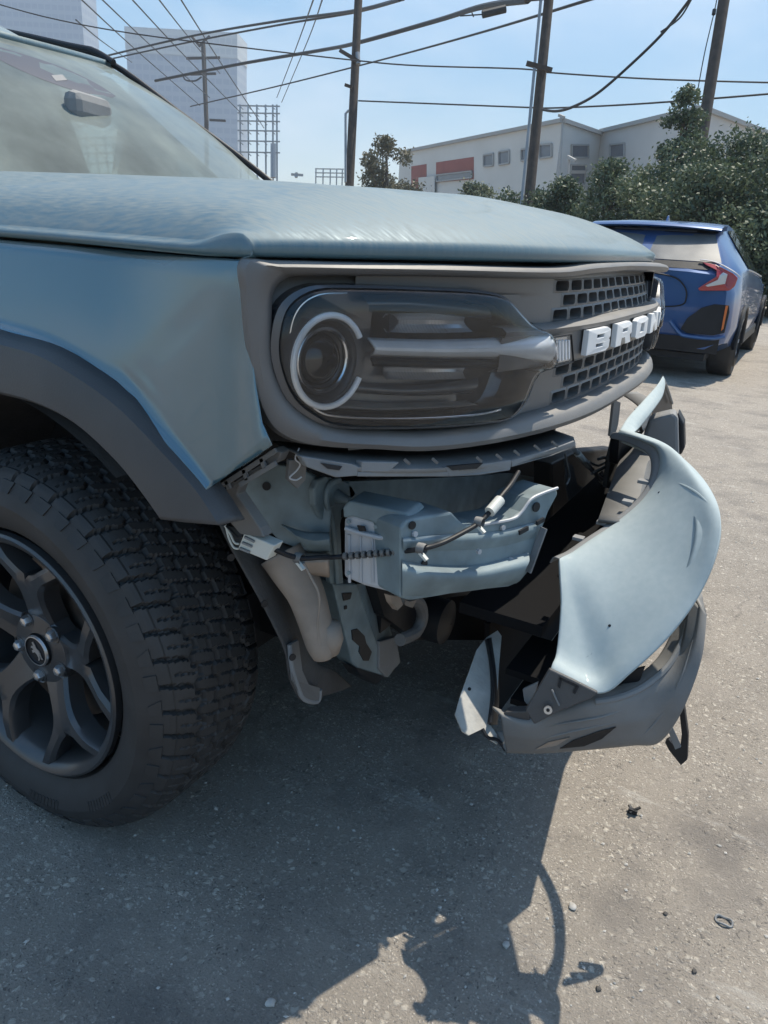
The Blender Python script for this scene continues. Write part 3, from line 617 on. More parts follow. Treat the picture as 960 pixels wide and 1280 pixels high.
# torn fascia strip under the fender edge
fb = [(258, 615), (300, 588), (342, 560), (352, 566), (346, 578), (318, 590), (300, 606), (296, 618), (325, 660), (330, 672), (300, 668), (280, 645)]
fbr = obj('fascia_bracket', *plate([PY(u, v, -.865) for u, v in fb], .02, (0, 1, 0)), M['plastic'], suv, bevel=.002)
for q in ([(268, 610), (278, 603), (281, 612), (271, 618)], [(290, 596), (300, 590), (303, 596), (293, 603)], [(312, 582), (322, 576), (325, 582), (315, 588)], [(276, 630), (286, 636), (292, 644), (280, 640)]):
    obj('slot', *plate([PY(u, v, -.868) for u, v in q], .003, (0, 1, 0)), M['black'], fbr)
for a, b in (((262, 617), (345, 563)), ((300, 606), (345, 579)), ((283, 601), (287, 611)), ((305, 587), (309, 600)), ((327, 573), (331, 585))):
    obj('rib', *bar(PY(*a, -.87), PY(*b, -.87), .004, .006), M['absorber'], fbr)
obj('clip', *tube([PY(281, 627, -.872), PY(286, 634, -.876), PY(292, 637, -.872)], .003, 8, 8), M['connector'], fbr, smooth=True)
# hanging connector tab under the frame corner
tb = obj('mounting_tab', *plate([FR(u, v, -.05) for u, v in [(362, 575), (384, 575), (382, 600), (372, 611), (360, 600)]], .008, (-1, .4, 0)), M['plastic'], suv, bevel=.001)
obj('wire_tail', *tube([FR(u, v, -.04) for u, v in [(374, 560), (369, 573), (375, 580), (371, 588), (362, 597), (370, 600), (377, 596)]], .0012, 6, 24), M['can'], tb, smooth=True)
# column flange and lower support leg
XF = .50
col = [(398, 600), (408, 596), (425, 600), (440, 606), (446, 618), (432, 632), (426, 655), (428, 700), (430, 730), (414, 730), (410, 700), (408, 660), (394, 632), (393, 612)]
cf = obj('rail_flange', *plate([PX(u, v, XF) for u, v in col], .012, (-1, 0, 0)), M['primer'], suv, bevel=.003)
obj('flange_bead', *tube([PX(u, v, XF+.004) for u, v in [(424, 600), (412, 606), (408, 626), (416, 655), (420, 690), (422, 728)]], .005, 8, 30), M['primer'], cf, smooth=True)
obj('tow_stud', *tube([PX(420, 620, .50), PX(438, 626, .53)], [.012, .010, .007, .006], 12, 8), M['primer'], cf, smooth=True)
obj('stud_boss', *disc(PX(418, 619, .502), .020, (1, 0, 0), 24, .006), M['primer'], cf, bevel=.002)
obj('slot', *plate([PX(u, v, XF+.002) for u, v in [(428, 638), (433, 634), (431, 644), (428, 647)]], .003, (-1, 0, 0)), M['black'], cf)
leg = [(416, 730), (446, 730), (482, 835), (484, 846), (446, 836), (440, 828)]
lg = obj('support_leg', *plate([PX(u, v, .495) for u, v in leg], .05, (-1, .2, 0)), M['primer'], suv, bevel=.003)
obj('leg_side', *plate([PX(446, 730, .494), PX(470, 730, .45), PX(500, 826, .45), PX(486, 846, .494)], .004), M['primer'], lg)
obj('leg_foot', *plate([PX(475, 802, .50), PX(495, 796, .48), PX(501, 828, .48), PX(484, 847, .50), PX(474, 836, .50)], .012), M['absorber'], lg, bevel=.002)
obj('leg_base', *plate([PX(444, 834, .497), PX(480, 846, .497), PX(470, 856, .49), (PX(452, 846, .49))], .03, (-1, 0, 0)), M['black'], lg)
for q in ([(428, 742), (440, 741), (438, 749), (430, 751)], [(431, 758), (434, 757), (434, 761), (431, 762)], [(440, 788), (447, 786), (456, 795), (458, 804), (465, 815), (461, 826), (455, 826), (449, 815), (450, 808), (441, 800)]):
    obj('slot', *plate([PX(u, v, .497) for u, v in q], .003, (-1, 0, 0)), M['black'], lg)
# crush can
CP = (.62, -.735, .66); CN = (.10, -1, .06)
def CC(u, v, k=0): return PL(u, v, np.array(CP)+np.array(CN)*k, CN)
can = obj('crush_can', *plate([CC(u, v) for u, v in [(429, 648), (440, 642), (503, 660), (501, 745), (455, 733), (429, 722)]], .11, (0, 1, 0)), M['can'], suv, bevel=.006)
obj('can_top', *plate([CC(u, v, .004) for u, v in [(428, 634), (436, 626), (508, 641), (514, 648), (502, 661), (488, 660), (440, 646), (429, 648)]], .045, (0, 1, .1)), M['primer'], can, bevel=.003)
obj('weld_bead', *tube([CC(u, v, .006) for u, v in [(432, 660), (446, 665), (462, 669), (478, 672), (486, 668)]], .004, 8, 20), M['can'], can, smooth=True)
obj('weld_bead', *tube([CC(u, v, .006) for u, v in [(486, 668), (488, 690), (486, 715), (488, 738)]], .004, 8, 16), M['can'], can, smooth=True)
for u in (436, 450, 465, 479):
    obj('can_ridge', *tube([CC(u, 668, .001), CC(u+1, 728, .001)], .0025, 6), M['can'], can, smooth=True)
obj('slot', *plate([CC(u, v, .008) for u, v in [(446, 657), (455, 658), (457, 664), (449, 664)]], .003), M['black'], can)
obj('slot', *plate([CC(u, v, .008) for u, v in [(502, 654), (511, 652), (512, 658), (504, 662)]], .003), M['black'], can)
# bumper beam
BP = np.array((.668, -.738, .68)); BN = np.array((.36, -.155, .03)); BN = BN/np.linalg.norm(BN)
def BB(u, v, k=0): return PL(u, v, BP+BN*k, BN)
bo_ = [(501, 660), (508, 650), (520, 647), (565, 640), (574, 650), (580, 656), (602, 656), (640, 649), (652, 640), (664, 624), (680, 616), (696, 610), (698, 618), (686, 640), (674, 672), (660, 716), (650, 728), (636, 734), (580, 740), (540, 747), (515, 751), (501, 748)]
bw = obj('bumper_beam', *plate([BB(u, v) for u, v in bo_], .075, -BN), M['primer'], suv, bevel=.004)
obj('beam_rib', *patch([[BB(u, v, .001) for u, v in [(503, 700), (540, 706), (600, 706), (660, 690)]], [BB(u, v, .016) for u, v in [(503, 708), (540, 714), (600, 714), (662, 700)]], [BB(u, v, .020) for u, v in [(503, 716), (540, 722), (600, 722), (658, 710)]], [BB(u, v, .012) for u, v in [(503, 735), (540, 734), (600, 732), (652, 722)]], [BB(u, v, .001) for u, v in [(503, 746), (540, 744), (600, 737), (646, 729)]]], 24, 16), M['primer'], bw, smooth=True)
obj('beam_rib', *patch([[BB(u, v, .001) for u, v in [(504, 672), (560, 668), (620, 664), (672, 652)]], [BB(u, v, .007) for u, v in [(504, 678), (560, 676), (620, 672), (670, 662)]], [BB(u, v, .001) for u, v in [(504, 688), (560, 688), (620, 684), (668, 672)]]], 24, 8), M['primer'], bw, smooth=True)
obj('beam_lip', *tube([BB(u, v, .002) for u, v in [(602, 656), (640, 649), (652, 640), (664, 624), (680, 616), (697, 610)]], .0025, 6, 24), M['can'], bw, smooth=True)
for q in ([(650, 664), (661, 658), (661, 663), (650, 669)], [(672, 652), (681, 647), (681, 652), (672, 657)]):
    obj('slot', *plate([BB(u, v, .0095) for u, v in q], .004, -BN), M['black'], bw)
for u, v, r in ((671, 634, .008), (531, 705, .0055), (516, 657, .006)):
    obj('hole', *disc(BB(u, v, .0035), r, BN, 18, .002), M['black'], bw)
obj('beam_stay', *bar(BB(660, 715, .004), BB(680, 660, .010), .012, .004), M['absorber'], bw)
# dark shapes behind the beam: ducts, shrouds, tow bracket remains
dk = MB()
obj('inner_panel', *plate([PX(u, v, .50) for u, v in [(436, 602), (560, 597), (640, 592), (690, 600), (690, 660), (600, 660), (520, 650), (440, 640)]], .01, (-1, 0, 0)), M['primer'], suv)
obj('air_duct', *plate([PX(u, v, .60) for u, v in [(690, 580), (720, 565), (770, 560), (800, 600), (770, 650), (730, 690), (700, 700), (690, 660)]], .05, (-1, 0, 0)), M['black'], suv, bevel=.006)
obj('duct_flap', *plate([PX(u, v, .66) for u, v in [(706, 575), (716, 582), (722, 606), (735, 612), (742, 632), (730, 650), (716, 640), (708, 610)]], .004, (-1, .3, 0)), M['plastic'], suv)
obj('duct_flap', *plate([PX(u, v, .655) for u, v in [(712, 640), (722, 630), (720, 660), (710, 690), (703, 700), (706, 668)]], .004, (-1, -.2, 0)), M['absorber'], suv)
obj('duct_flap', *plate([PX(u, v, .68) for u, v in [(770, 628), (790, 615), (806, 628), (780, 652), (762, 662), (745, 672), (738, 660)]], .004, (-1, -.2, 0)), M['black'], suv)
rod = [(718, 562), (736, 583), (752, 600), (768, 617), (786, 636)]
obj('shutter_rod', *tube([PX(u, v, .70) for u, v in rod], .0055, 10, 20), M['absorber'], suv, smooth=True)
for a, b in (((722, 567), (735, 582)), ((752, 600), (764, 613))):
    obj('rod_sleeve', *tube([PX(*a, .7005), PX(*b, .7005)], .0078, 10), M['torn'], suv, smooth=True)
for q, r in (([(740, 592), (752, 586), (760, 580), (757, 572), (748, 574)], .004), ([(736, 577), (748, 582), (762, 576), (768, 580)], .003), ([(706, 566), (709, 580), (712, 596), (708, 606)], .0022)):
    obj('loose_wire', *tube([PX(u, v, .715) for u, v in q], r, 8, 20), M['plastic'], suv, smooth=True)
obj('inner_strut', *plate([PX(u, v, .74) for u, v in [(771, 541), (777, 542), (775, 575), (770, 612), (759, 610), (763, 575)]], .012, (-1, 0, 0)), M['plastic'], suv, bevel=.002)
obj('inner_strut', *plate([PX(u, v, .76) for u, v in [(768, 500), (776, 503), (773, 530), (768, 548), (763, 545)]], .006, (-1, 0, 0)), M['absorber'], suv, bevel=.001)
# items below the beam
obj('lower_shroud', *plate([PX(u, v, .50) for u, v in [(470, 735), (520, 752), (600, 742), (650, 730), (700, 700), (700, 800), (650, 800), (560, 800), (520, 800), (480, 770)]], .03, (-1, 0, 0)), M['black'], suv)
obj('coolant_hose', *tube([PX(u, v, .55) for u, v in [(500, 745), (522, 752), (528, 770), (520, 790), (500, 800)]], .012, 10, 20), M['plastic'], suv, smooth=True)
obj('horn', *lathe([(.002, -.03), (.045, -.03), (.05, -.015), (.048, .02), (.02, .03), (.002, .03)], PX(548, 775, .53), 24, axis=0), M['black'], suv, smooth=True, sharp=30)
obj('broken_clip', *plate([PX(u, v, .60) for u, v in [(487, 744), (500, 746), (504, 756), (497, 763), (490, 754)]], .01, (-1, 0, 0)), M['tan'], suv)
obj('broken_clip', *plate([PX(u, v, .60) for u, v in [(512, 752), (521, 750), (516, 760), (511, 758)]], .008, (-1, 0, 0)), M['tan'], suv)
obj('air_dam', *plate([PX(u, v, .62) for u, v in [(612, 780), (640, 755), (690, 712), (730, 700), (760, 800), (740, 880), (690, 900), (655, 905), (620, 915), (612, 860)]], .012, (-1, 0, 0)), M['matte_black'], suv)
# washer filler neck and hanging wheel liner
nk = [(354, 690), (366, 712), (382, 742), (393, 775), (401, 806), (404, 822)]
nr = [.040, .036, .030, .027, .024, .016]
NKP = [PY(u, v, -.735) for u, v in nk]
vv, ff = tube(NKP, nr, 16, 24)
neck = obj('filler_neck', vv, ff, M['tan'], suv, smooth=True, sharp=0)
obj('neck_bulge', *lathe([(.002, -.03), (.018, -.026), (.024, 0), (.018, .026), (.002, .03)], PY(411, 797, -.725), 14, axis=2), M['tan'], neck, smooth=True, sharp=0)
obj('neck_seam', *tube([PY(u, v, -.77) for u, v in [(372, 690), (388, 720), (399, 745), (397, 780), (399, 806)]], .002, 6, 20), M['tan'], neck, smooth=True)
obj('neck_collar', *patch([[PY(u, v, -.72) for u, v in [(340, 672), (375, 686), (412, 692)]], [PY(u, v, -.755) for u, v in [(345, 690), (372, 700), (410, 700)]], [PY(u, v, -.74) for u, v in [(352, 706), (380, 716), (411, 722)]]], 12, 8), M['tan'], neck, smooth=True, solid=.004)
LL = [(276, 655), (290, 684), (308, 716), (328, 752), (345, 785), (358, 815), (364, 850), (376, 874)]
LR = [(330, 668), (352, 700), (362, 730), (374, 770), (384, 800), (396, 828), (418, 838), (440, 858)]
lw = []
for a, b in zip(LL, LR):
    pa, pb = CY(*a, .475), CY(*b, .44); lw.append([pa, pa*.67+pb*.33+np.array([.008, 0, 0]), pa*.33+pb*.67+np.array([.006, 0, 0]), pb])
ln = obj('torn_wheel_liner', *patch(lw, 16, 40), M['liner'], suv, smooth=True, solid=.004)
obj('liner_edge', *tube([CY(u, v, .48) for u, v in [(362, 806), (365, 835), (372, 858), (380, 874), (397, 877), (400, 862)]], .004, 8, 24), M['absorber'], ln, smooth=True)
obj('liner_flange', *plate([CY(u, v, .482) for u, v in [(362, 806), (373, 800), (378, 838), (386, 856), (400, 860), (400, 877), (378, 875), (366, 850)]], .004), M['plastic'], ln)
for u, v in ((331, 755), (289, 697), (366, 822)): obj('hole', *disc(CY(u, v, .492), .006, (1, -.5, 0), 16, .002), M['black'], ln)
# harness: white connector, sleeve and clips
cn = [(305, 666), (343, 682), (333, 701), (297, 686)]
con = obj('wiring_connector', *plate([PY(u, v, -.86) for u, v in cn], .022, (0, 1, 0)), M['connector'], suv, bevel=.002)
for a, b in (((306, 671), (318, 677)), ((303, 678), (315, 683)), ((300, 685), (312, 690))):
    obj('connector_pin_row', *bar(PY(*a, -.8615), PY(*b, -.8615), .004, .003), M['absorber'], con)
for q in ([(281, 657), (288, 668), (293, 678), (299, 680)], [(280, 655), (290, 664), (297, 671), (303, 670)], [(282, 656), (286, 672), (292, 684), (298, 686)]):
    obj('pigtail_wire', *tube([PY(u, v, -.855) for u, v in q], .0016, 6, 14), M['black' if q[1][0] == 290 else 'connector'], con, smooth=True)
hz = [PY(342, 686, -.85), PY(360, 694, -.83), PY(378, 698, -.81), PY(398, 697, -.79)]+[CC(u, v, .016) for u, v in [(425, 696), (460, 693), (495, 690)]]+[BB(u, v, .022) for u, v in [(527, 686), (552, 679), (580, 665), (598, 654)]]+[BB(612, 640, .020), BB(625, 622, .012), BB(638, 606, 0), BB(648, 590, -.02)]
hn = obj('wiring_harness', *tube(hz, .0038, 10, 80), M['black'], suv, smooth=True)
obj('harness_sleeve', *tube([BB(612, 640, .022), BB(619, 632, .019), BB(625, 625, .016)], .0085, 10), M['connector'], hn, smooth=True, sharp=40)
for c_ in (PY(374, 698, -.815), BB(527, 686, .022), BB(599, 653, .022)):
    obj('harness_clip', *lathe([(.008, -.006), (.0085, 0), (.008, .006)], c_, 12, axis=0), M['plastic'], hn, smooth=True)
    obj('clip_foot', *bar(c_+[0, -.004, -.004], c_+[.012, -.006, -.012], .006, .004), M['connector'], hn)
for k in range(9):
    t = k/8; a_ = np.array([430+t*62, 695.6-t*5.4]); obj('tape_wrap', *tube([CC(a_[0], a_[1], .0165), CC(a_[0]+4, a_[1]-.5, .0165)], .0056, 10), M['plastic'], hn, smooth=True)

# --- torn bumper: painted skin
bump = [[(773, 541, -0.2), (776, 538, -0.1967), (785, 539, -0.1933), (798, 546, -0.19)],
 [(800, 549, -0.232), (812, 550, -0.238), (824, 552, -0.244), (836, 562, -0.25)],
 [(822, 561, -0.268), (834, 562, -0.287), (848, 568, -0.306), (866, 586, -0.325)],
 [(827, 580, -0.298), (846, 584, -0.332), (868, 596, -0.366), (889, 616, -0.4)],
 [(820, 604, -0.325), (848, 612, -0.3683), (878, 630, -0.4117), (901, 650, -0.455)],
 [(800, 630, -0.357), (838, 644, -0.403), (874, 668, -0.449), (896, 692, -0.495)],
 [(768, 656, -0.398), (812, 684, -0.442), (848, 714, -0.486), (874, 744, -0.53)],
 [(738, 676, -0.442), (778, 722, -0.4837), (812, 760, -0.5253), (838, 794, -0.567)],
 [(716, 691, -0.478), (748, 752, -0.5187), (772, 804, -0.5593), (790, 840, -0.6)],
 [(703, 697, -0.5), (722, 772, -0.54), (738, 834, -0.58), (748, 867, -0.62)],
 [(699, 699, -0.51), (701, 760, -0.5507), (696, 815, -0.5913), (688, 838, -0.632)]]
skin_rows = []
for k_, r in enumerate(bump):
    P = [PY(*q) for q in r]; dk_ = P[3]-P[0]; td = CAM-P[1]; td = td/np.linalg.norm(td); td = td-dk_*np.dot(td, dk_)/max(1e-9, np.dot(dk_, dk_)); td = td/np.linalg.norm(td)
    w_ = .2 if k_ == 0 else 1
    skin_rows.append([P[0], P[0]*.88+P[1]*.12+td*.006*w_, P[0]*.55+P[1]*.45+td*.010*w_, P[1]+td*.010*w_, P[2]+td*.009*w_, P[2]*.3+P[3]*.7+td*.005*w_, P[3]])
# the last column runs down to the lower end edge
skin = obj('bumper', *patch(skin_rows, 26, 70), M['paint_bumper'], suv, smooth=True, sharp=0, solid=.004, soff=0)
# lower-left triangle of the skin down to the lower edge
# turned inner lip along the upper edge
U_ = [PY(*r[0]) for r in bump]; lipd = [np.array([-.012, -.0, -.012]) for _ in U_]
obj('turned_lip', *patch([[p+np.array([-.001, .001, -.001]), p+np.array([-.010, .006, -.003]), p+np.array([-.015, .008, -.014])] for p in U_], 8, 70), M['absorber'], skin, smooth=True, solid=.002)
for i in (4, 5, 6, 7): obj('lip_tab', *box(U_[i]+np.array([-.022, .01, -.004]), (.018, .016, .006)), M['absorber'], skin, bevel=.001)
from mathutils.bvhtree import BVHTree
SKB = BVHTree.FromPolygons([tuple(np.array(v.co)+BASE[suv.name]) for v in skin.data.vertices], [tuple(p.vertices) for p in skin.data.polygons])
def ON(u, v, k=.004):
    d = Vector(tuple(RAY(u, v))).normalized(); h = SKB.ray_cast(Vector(tuple(CAM)), d); p = h[0] if h[0] is not None else Vector(tuple(PY(u, v, -.45)))
    return np.array(p-d*k)
for u, v, y in ((762, 782, -.552), (824, 616, -.425)): obj('dent_mark', *disc(ON(u, v, .003), .0022, CAM-ON(u, v), 10, .001), M['black'], skin)
# folded crease near the outer corner
obj('crease', *tube([ON(u, v, 0) for u, v in [(826, 598), (848, 604), (868, 614), (882, 626), (894, 642)]], [.0005, .002, .003, .0025, .001], 8, 20), M['paint_bumper'], skin, smooth=True)
for a, b in (((726, 818), (790, 772)), ((742, 822), (800, 786)), ((716, 832), (764, 802)), ((800, 700), (812, 690)), ((840, 690), (846, 676)), ((770, 720), (774, 704)), ((850, 640), (862, 652))):
    obj('scratch', *tube([ON(a[0]+(b[0]-a[0])*t, a[1]+(b[1]-a[1])*t, .0006) for t in np.linspace(0, 1, 8)], [.0004, .0014, .0012, .0004], 6), M['primer'], skin)
# plastic end tip with screw
tipn = np.array([.3, -1, .25])
TP = PY(690, 868, -.65)
def TT(u, v, k=0): return PL(u, v, TP+tipn/np.linalg.norm(tipn)*k, tipn)
tip = obj('bumper_end_tip', *plate([TT(u, v) for u, v in [(687, 836), (716, 850), (748, 866), (740, 873), (700, 889), (668, 906), (657, 888), (672, 862)]], .01), M['plastic_clean'], skin, bevel=.002)
obj('screw', *disc(TT(685, 888, .012), .0062, tipn, 20, .004), M['steel'], tip); obj('screw_hole', *disc(TT(685, 888, .0135), .0026, tipn, 12, .002), M['black'], tip)
for q in ([(700, 846), (722, 856), (720, 859), (699, 849)], [(697, 858), (700, 846), (703, 848), (700, 861)], [(716, 866), (721, 856), (724, 858), (719, 868)]):
    obj('recess_edge', *plate([TT(u, v, .003) for u, v in q], .004), M['black'], tip)
obj('tip_rib', *bar(TT(690, 862, .004), TT(699, 882, .004), .002), M['absorber'], tip)
# lower valance
UV = [(625, 893, -.60), (663, 904, -.595), (697, 891, -.58), (744, 877, -.555), (776, 871, -.53), (808, 856, -.495), (838, 829, -.455), (858, 788, -.41), (866, 742, -.36)]
LV = [(633, 941, -.585), (668, 942, -.575), (704, 940, -.56), (752, 936, -.535), (792, 932, -.51), (824, 928, -.485), (852, 890, -.485), (876, 826, -.455), (883, 768, -.405)]
UV = [(u, v, y-.03-.065*k/8) for k, (u, v, y) in enumerate(UV)]; LV = [(u, v, y-.03-.065*k/8) for k, (u, v, y) in enumerate(LV)]
vr = []
for a, b in zip(UV, LV):
    pa, pb = PY(*a), PY(*b); m_ = (pa+pb)/2; out = (CAM-m_); out = out/np.linalg.norm(out)
    vr.append([pa+np.array([-.02, .02, -.004]), pa, pa*.6+pb*.4+out*.012, pa*.35+pb*.65+out*.012, pb, pb+np.array([-.03, .03, .01])])
val = obj('lower_valance', *patch(vr, 30, 70), M['valance'], skin, smooth=True, sharp=0, solid=.004)
VLB = BVHTree.FromPolygons([tuple(np.array(v.co)+BASE[suv.name]) for v in val.data.vertices], [tuple(p.vertices) for p in val.data.polygons])
def OV(u, v, k=.003):
    d = Vector(tuple(RAY(u, v))).normalized(); h = VLB.ray_cast(Vector(tuple(CAM)), d); p = h[0] if h[0] is not None else Vector(tuple(PY(u, v, -.6)))
    return np.array(p-d*k)
vdir = (-.15, 1, -.2)
obj('fog_slot', *plate([OV(u, v) for u, v in [(700, 936), (716, 926), (750, 914), (770, 909), (752, 924), (730, 933)]], .002, vdir), M['black'], val)
obj('fog_slot_edge', *plate([OV(u, v) for u, v in [(669, 937), (685, 928), (712, 922), (696, 932)]], .002, vdir), M['tan'], val)
for q in ([(640, 915), (700, 905), (760, 894), (810, 872)], [(650, 932), (700, 918), (770, 903)], [(790, 930), (822, 900), (850, 850), (866, 800)]):
    obj('valance_crease', *tube([OV(u, v, 0) for u, v in q], [.0005, .002, .002, .0005], 8, 30), M['valance'], val, smooth=True)
obj('end_box', *plate([PY(u, v, -.628) for u, v in [(625, 896), (632, 890), (660, 889), (664, 906), (655, 910), (627, 912)]], .02, (0, 1, 0)), M['plastic_clean'], val, bevel=.002)
obj('bracket_tab', *plate([PY(u, v, -.60) for u, v in [(653, 862), (672, 853), (668, 872), (662, 885), (655, 876)]], .006, (0, 1, 0)), M['absorber'], val, bevel=.001)
# thin outer lip strip
obj('valance_lip', *tube([PY(u, v, y) for u, v, y in [UV[8], UV[7], UV[6], UV[5], UV[4], UV[3]]], .0055, 8, 40), M['absorber'], val, smooth=True)
# the valance carries on round the front corner, back to the middle of the bumper
e0, e1 = PY(*UV[8]), PY(*LV[8])
obj('valance_return', *patch([[e0, np.array([1.028, -.40, e0[2]-.02]), np.array([.985, -.31, e0[2]-.05]), np.array([.915, -.235, e0[2]-.07])], [e1, np.array([1.032, -.40, e1[2]-.03]), np.array([.99, -.31, e1[2]-.06]), np.array([.915, -.235, e1[2]-.08])]], 30, 4), M['plastic'], val, smooth=True, solid=.012)
# dark braces seen inside the opening
for q, mm, y in (([(748, 868), (790, 838), (806, 834), (800, 850), (776, 868)], 'black', -.56),):
    obj('fog_lamp_brace', *plate([PY(u, v, y) for u, v in q], .006), M[mm], val)
# hanging strip end
hs = obj('hanging_trim', *plate([PY(u, v, -.50) for u, v in [(846, 860), (852, 860), (860, 920), (859, 950), (851, 957), (836, 938), (831, 928), (836, 925), (842, 932), (850, 936), (852, 918)]], .012, (0, 1, 0)), M['black'], val, bevel=.001)
obj('trim_face', *plate([PY(u, v, -.505) for u, v in [(833, 908), (838, 905), (851, 934), (844, 937)]], .004, (0, 1, 0)), M['absorber'], hs)
# torn light panel and its dark edge
TN = (.35, -.32, .6)
to_ = [(596, 812), (608, 797), (622, 788), (627, 795), (624, 830), (622, 862), (618, 888), (612, 905), (621, 918), (622, 930), (609, 922), (603, 911), (586, 919), (578, 914), (569, 893), (576, 868), (588, 835)]
tp = obj('torn_panel', *plate([PL(u, v, (.72, -.60, .36), TN) for u, v in to_], .004), M['torn'], suv)
obj('panel_fold', *patch([[PL(u, v, (.72, -.602, .362), TN) for u, v in [(606, 800), (612, 835), (613, 870), (609, 905)]], [PL(u, v, (.725, -.606, .37), TN) for u, v in [(610, 798), (616, 835), (618, 870), (613, 906)]], [PL(u, v, (.715, -.597, .352), TN) for u, v in [(617, 796), (622, 835), (624, 870), (622, 906)]]], 20, 8), M['black'], tp, smooth=True, solid=.002)
obj('hole', *disc(PL(587, 861, (.72, -.602, .362), TN), .003, TN, 12, .001), M['black'], tp)
obj('panel_edge', *tube([PL(u, v, (.722, -.604, .363), TN) for u, v in [(603, 911), (610, 922), (622, 925), (632, 938)]], .003, 8, 14), M['black'], tp, smooth=True)
for u, v in ((520, 668), (528, 730), (560, 735), (600, 690), (640, 700), (630, 660)):
    obj('bolt_head', *disc(BB(u, v, .006 if v != 690 else .02), .0042, BN, 6, .005), M['can'], bw)
for u, v in ((436, 652), (470, 658), (494, 668), (494, 730), (436, 716)):
    obj('spot_weld', *disc(CC(u, v, .003), .0032, -np.array(CN), 10, .002), M['primer'], can)
# hidden middle of the bumper, still hooked on across the front
cr = []
for y in np.linspace(-.40, .86, 44):
    x = .86-.24*(abs(y)/.92)**3 if y > 0 else .86+.14*-y; cr.append([(x-.07, y, .672), (x-.012, y, .68), (x, y, .66), (x+.012, y, .56), (x+.015, y, .42), (x-.01, y, .31), (x-.10, y, .28)])
obj('bumper_core', *grid(cr), M['plastic'], skin, smooth=True, sharp=30, solid=.006)
obj('sun_block_shelf', *box((.735, .15, .50), (.15, 1.34, .02)), M['matte_black'], skin)  # added slab, closes sunlit gaps in the bumper's ground shadow
obj('sun_block_plate', *box((.79, -.44, .40), (.07, .14, .012)), M['matte_black'], skin)  # small added plate, stops sun through a leftover hole in that shadow
obj('sun_block_panel', *box((.815, -.16, .345), (.09, .70, .012)), M['matte_black'], skin)  # added panel out of sight, keeps sun off the ground below the bumper
L_ = [PY(*r[-1]) for r in bump[:-2]]
obj('shadow_flange', *patch([[p+np.array([-.001, .002, -.002]), p+np.array([-.018, .006, -.012]), p+np.array([-.034, .010, -.018])] for p in L_], 6, 60), M['paint_bumper'], skin, smooth=True, solid=.003)  # unseen flange added to widen the shadow band cast by the skin
# centre and far part of the bumper, still hooked on
fb2 = obj('centre_skin', *patch([[PY(773, 541, -.20), PY(785, 522, -.12), PY(803, 502, 0), PY(822, 481, .15), PY(829, 470, .25)], [PY(784, 540, -.19), PY(796, 528, -.11), PY(812, 508, 0), PY(826, 488, .14), PY(831, 474, .24)], [PY(792, 540, -.19), PY(800, 534, -.10), PY(815, 515, 0), PY(828, 496, .13), PY(832, 480, .23)]], 30, 8), M['paint_bumper'], skin, smooth=True, sharp=0, solid=.004)
obj('guard', *plate([PY(u, v, .10) for u, v in [(812, 524), (825, 520), (842, 516), (848, 522), (849, 568), (846, 590), (818, 580), (800, 566), (804, 546)]], .06, (-.15, 1, 0)), M['absorber'], skin, bevel=.012)
obj('guard_face', *plate([PY(u, v, .0) for u, v in [(780, 588), (795, 578), (812, 580), (806, 600), (796, 622), (778, 612)]], .03, (-.15, 1, -.3)), M['absorber'], skin, bevel=.004)
obj('guard_end', *plate([PY(u, v, .12) for u, v in [(847, 515), (855, 530), (856, 560), (851, 570), (846, 566)]], .06, (-.1, 1, 0)), M['black'], skin, bevel=.006)
obj('far_fascia', *plate([PX(u, v, .79) for u, v in [(829, 470), (840, 505), (841, 520), (830, 520), (822, 515), (815, 520), (820, 498)]], .03, (-.2, 1, 0)), M['black'], skin)
obj('far_edge', *tube([PX(u, v, .80) for u, v in [(828, 472), (834, 486), (840, 504)]], .004, 8, 10), M['absorber'], skin, smooth=True)
obj('far_stay', *plate([PX(u, v, .79) for u, v in [(797, 512), (809, 504), (818, 534), (826, 555), (806, 548)]], .01, (-1, .4, 0)), M['absorber'], skin, bevel=.002)
obj('far_stay', *bar(PX(804, 546, .80), PX(823, 524, .80), .01), M['absorber'], skin)
obj('far_stay', *bar(PX(788, 576, .76), PX(800, 560, .76), .01), M['absorber'], skin)
obj('inner_core', *plate([PX(u, v, .775) for u, v in [(774, 548), (790, 540), (812, 540), (806, 566), (780, 582), (772, 580)]], .02, (-1, .2, 0)), M['black'], skin)

# --- body shell behind the front wheels
def zroof(x): return np.interp(x, [-3.2, -2.9, -2.4, -1.9, -1.6, -1.374], [1.70, 1.735, 1.775, 1.775, 1.715, 1.635])
def hdr(y): return np.array([-1.12-.254*(abs(y)/.6)**1.7, y, 1.572+.058*(abs(y)/.6)**1.5])
def cowl(y): return np.array([-.47-.16*(abs(y)/.72)**2, y*1.16, 1.145])
wsr = []
for j in range(12):
    t = j/11; wsr.append([cowl(y)*(1-t)+hdr(y)*t+np.array([.03, 0, .03])*math.sin(math.pi*t) for y in np.linspace(-.62, .62, 25)])
ws = obj('windshield', *grid(wsr), M['windshield'], suv, smooth=True, sharp=0)
WSB = BVHTree.FromPolygons([tuple(p) for r in wsr for p in r], grid(wsr)[1])
def OW(u, v, k=.012):
    d = Vector(tuple(RAY(u, v))).normalized(); h = WSB.ray_cast(Vector(tuple(CAM)), d); p = h[0] if h[0] is not None else Vector(tuple(PY(u, v, 0)))
    return np.array(p+d*k)
fr_ = [(4, 62), (40, 70), (80, 84), (118, 102), (140, 116), (145, 120), (130, 119), (105, 113), (80, 104), (50, 90), (24, 78)]
M['frit'] = mat('purple_black_frit', (.03, .036, .055), .5)
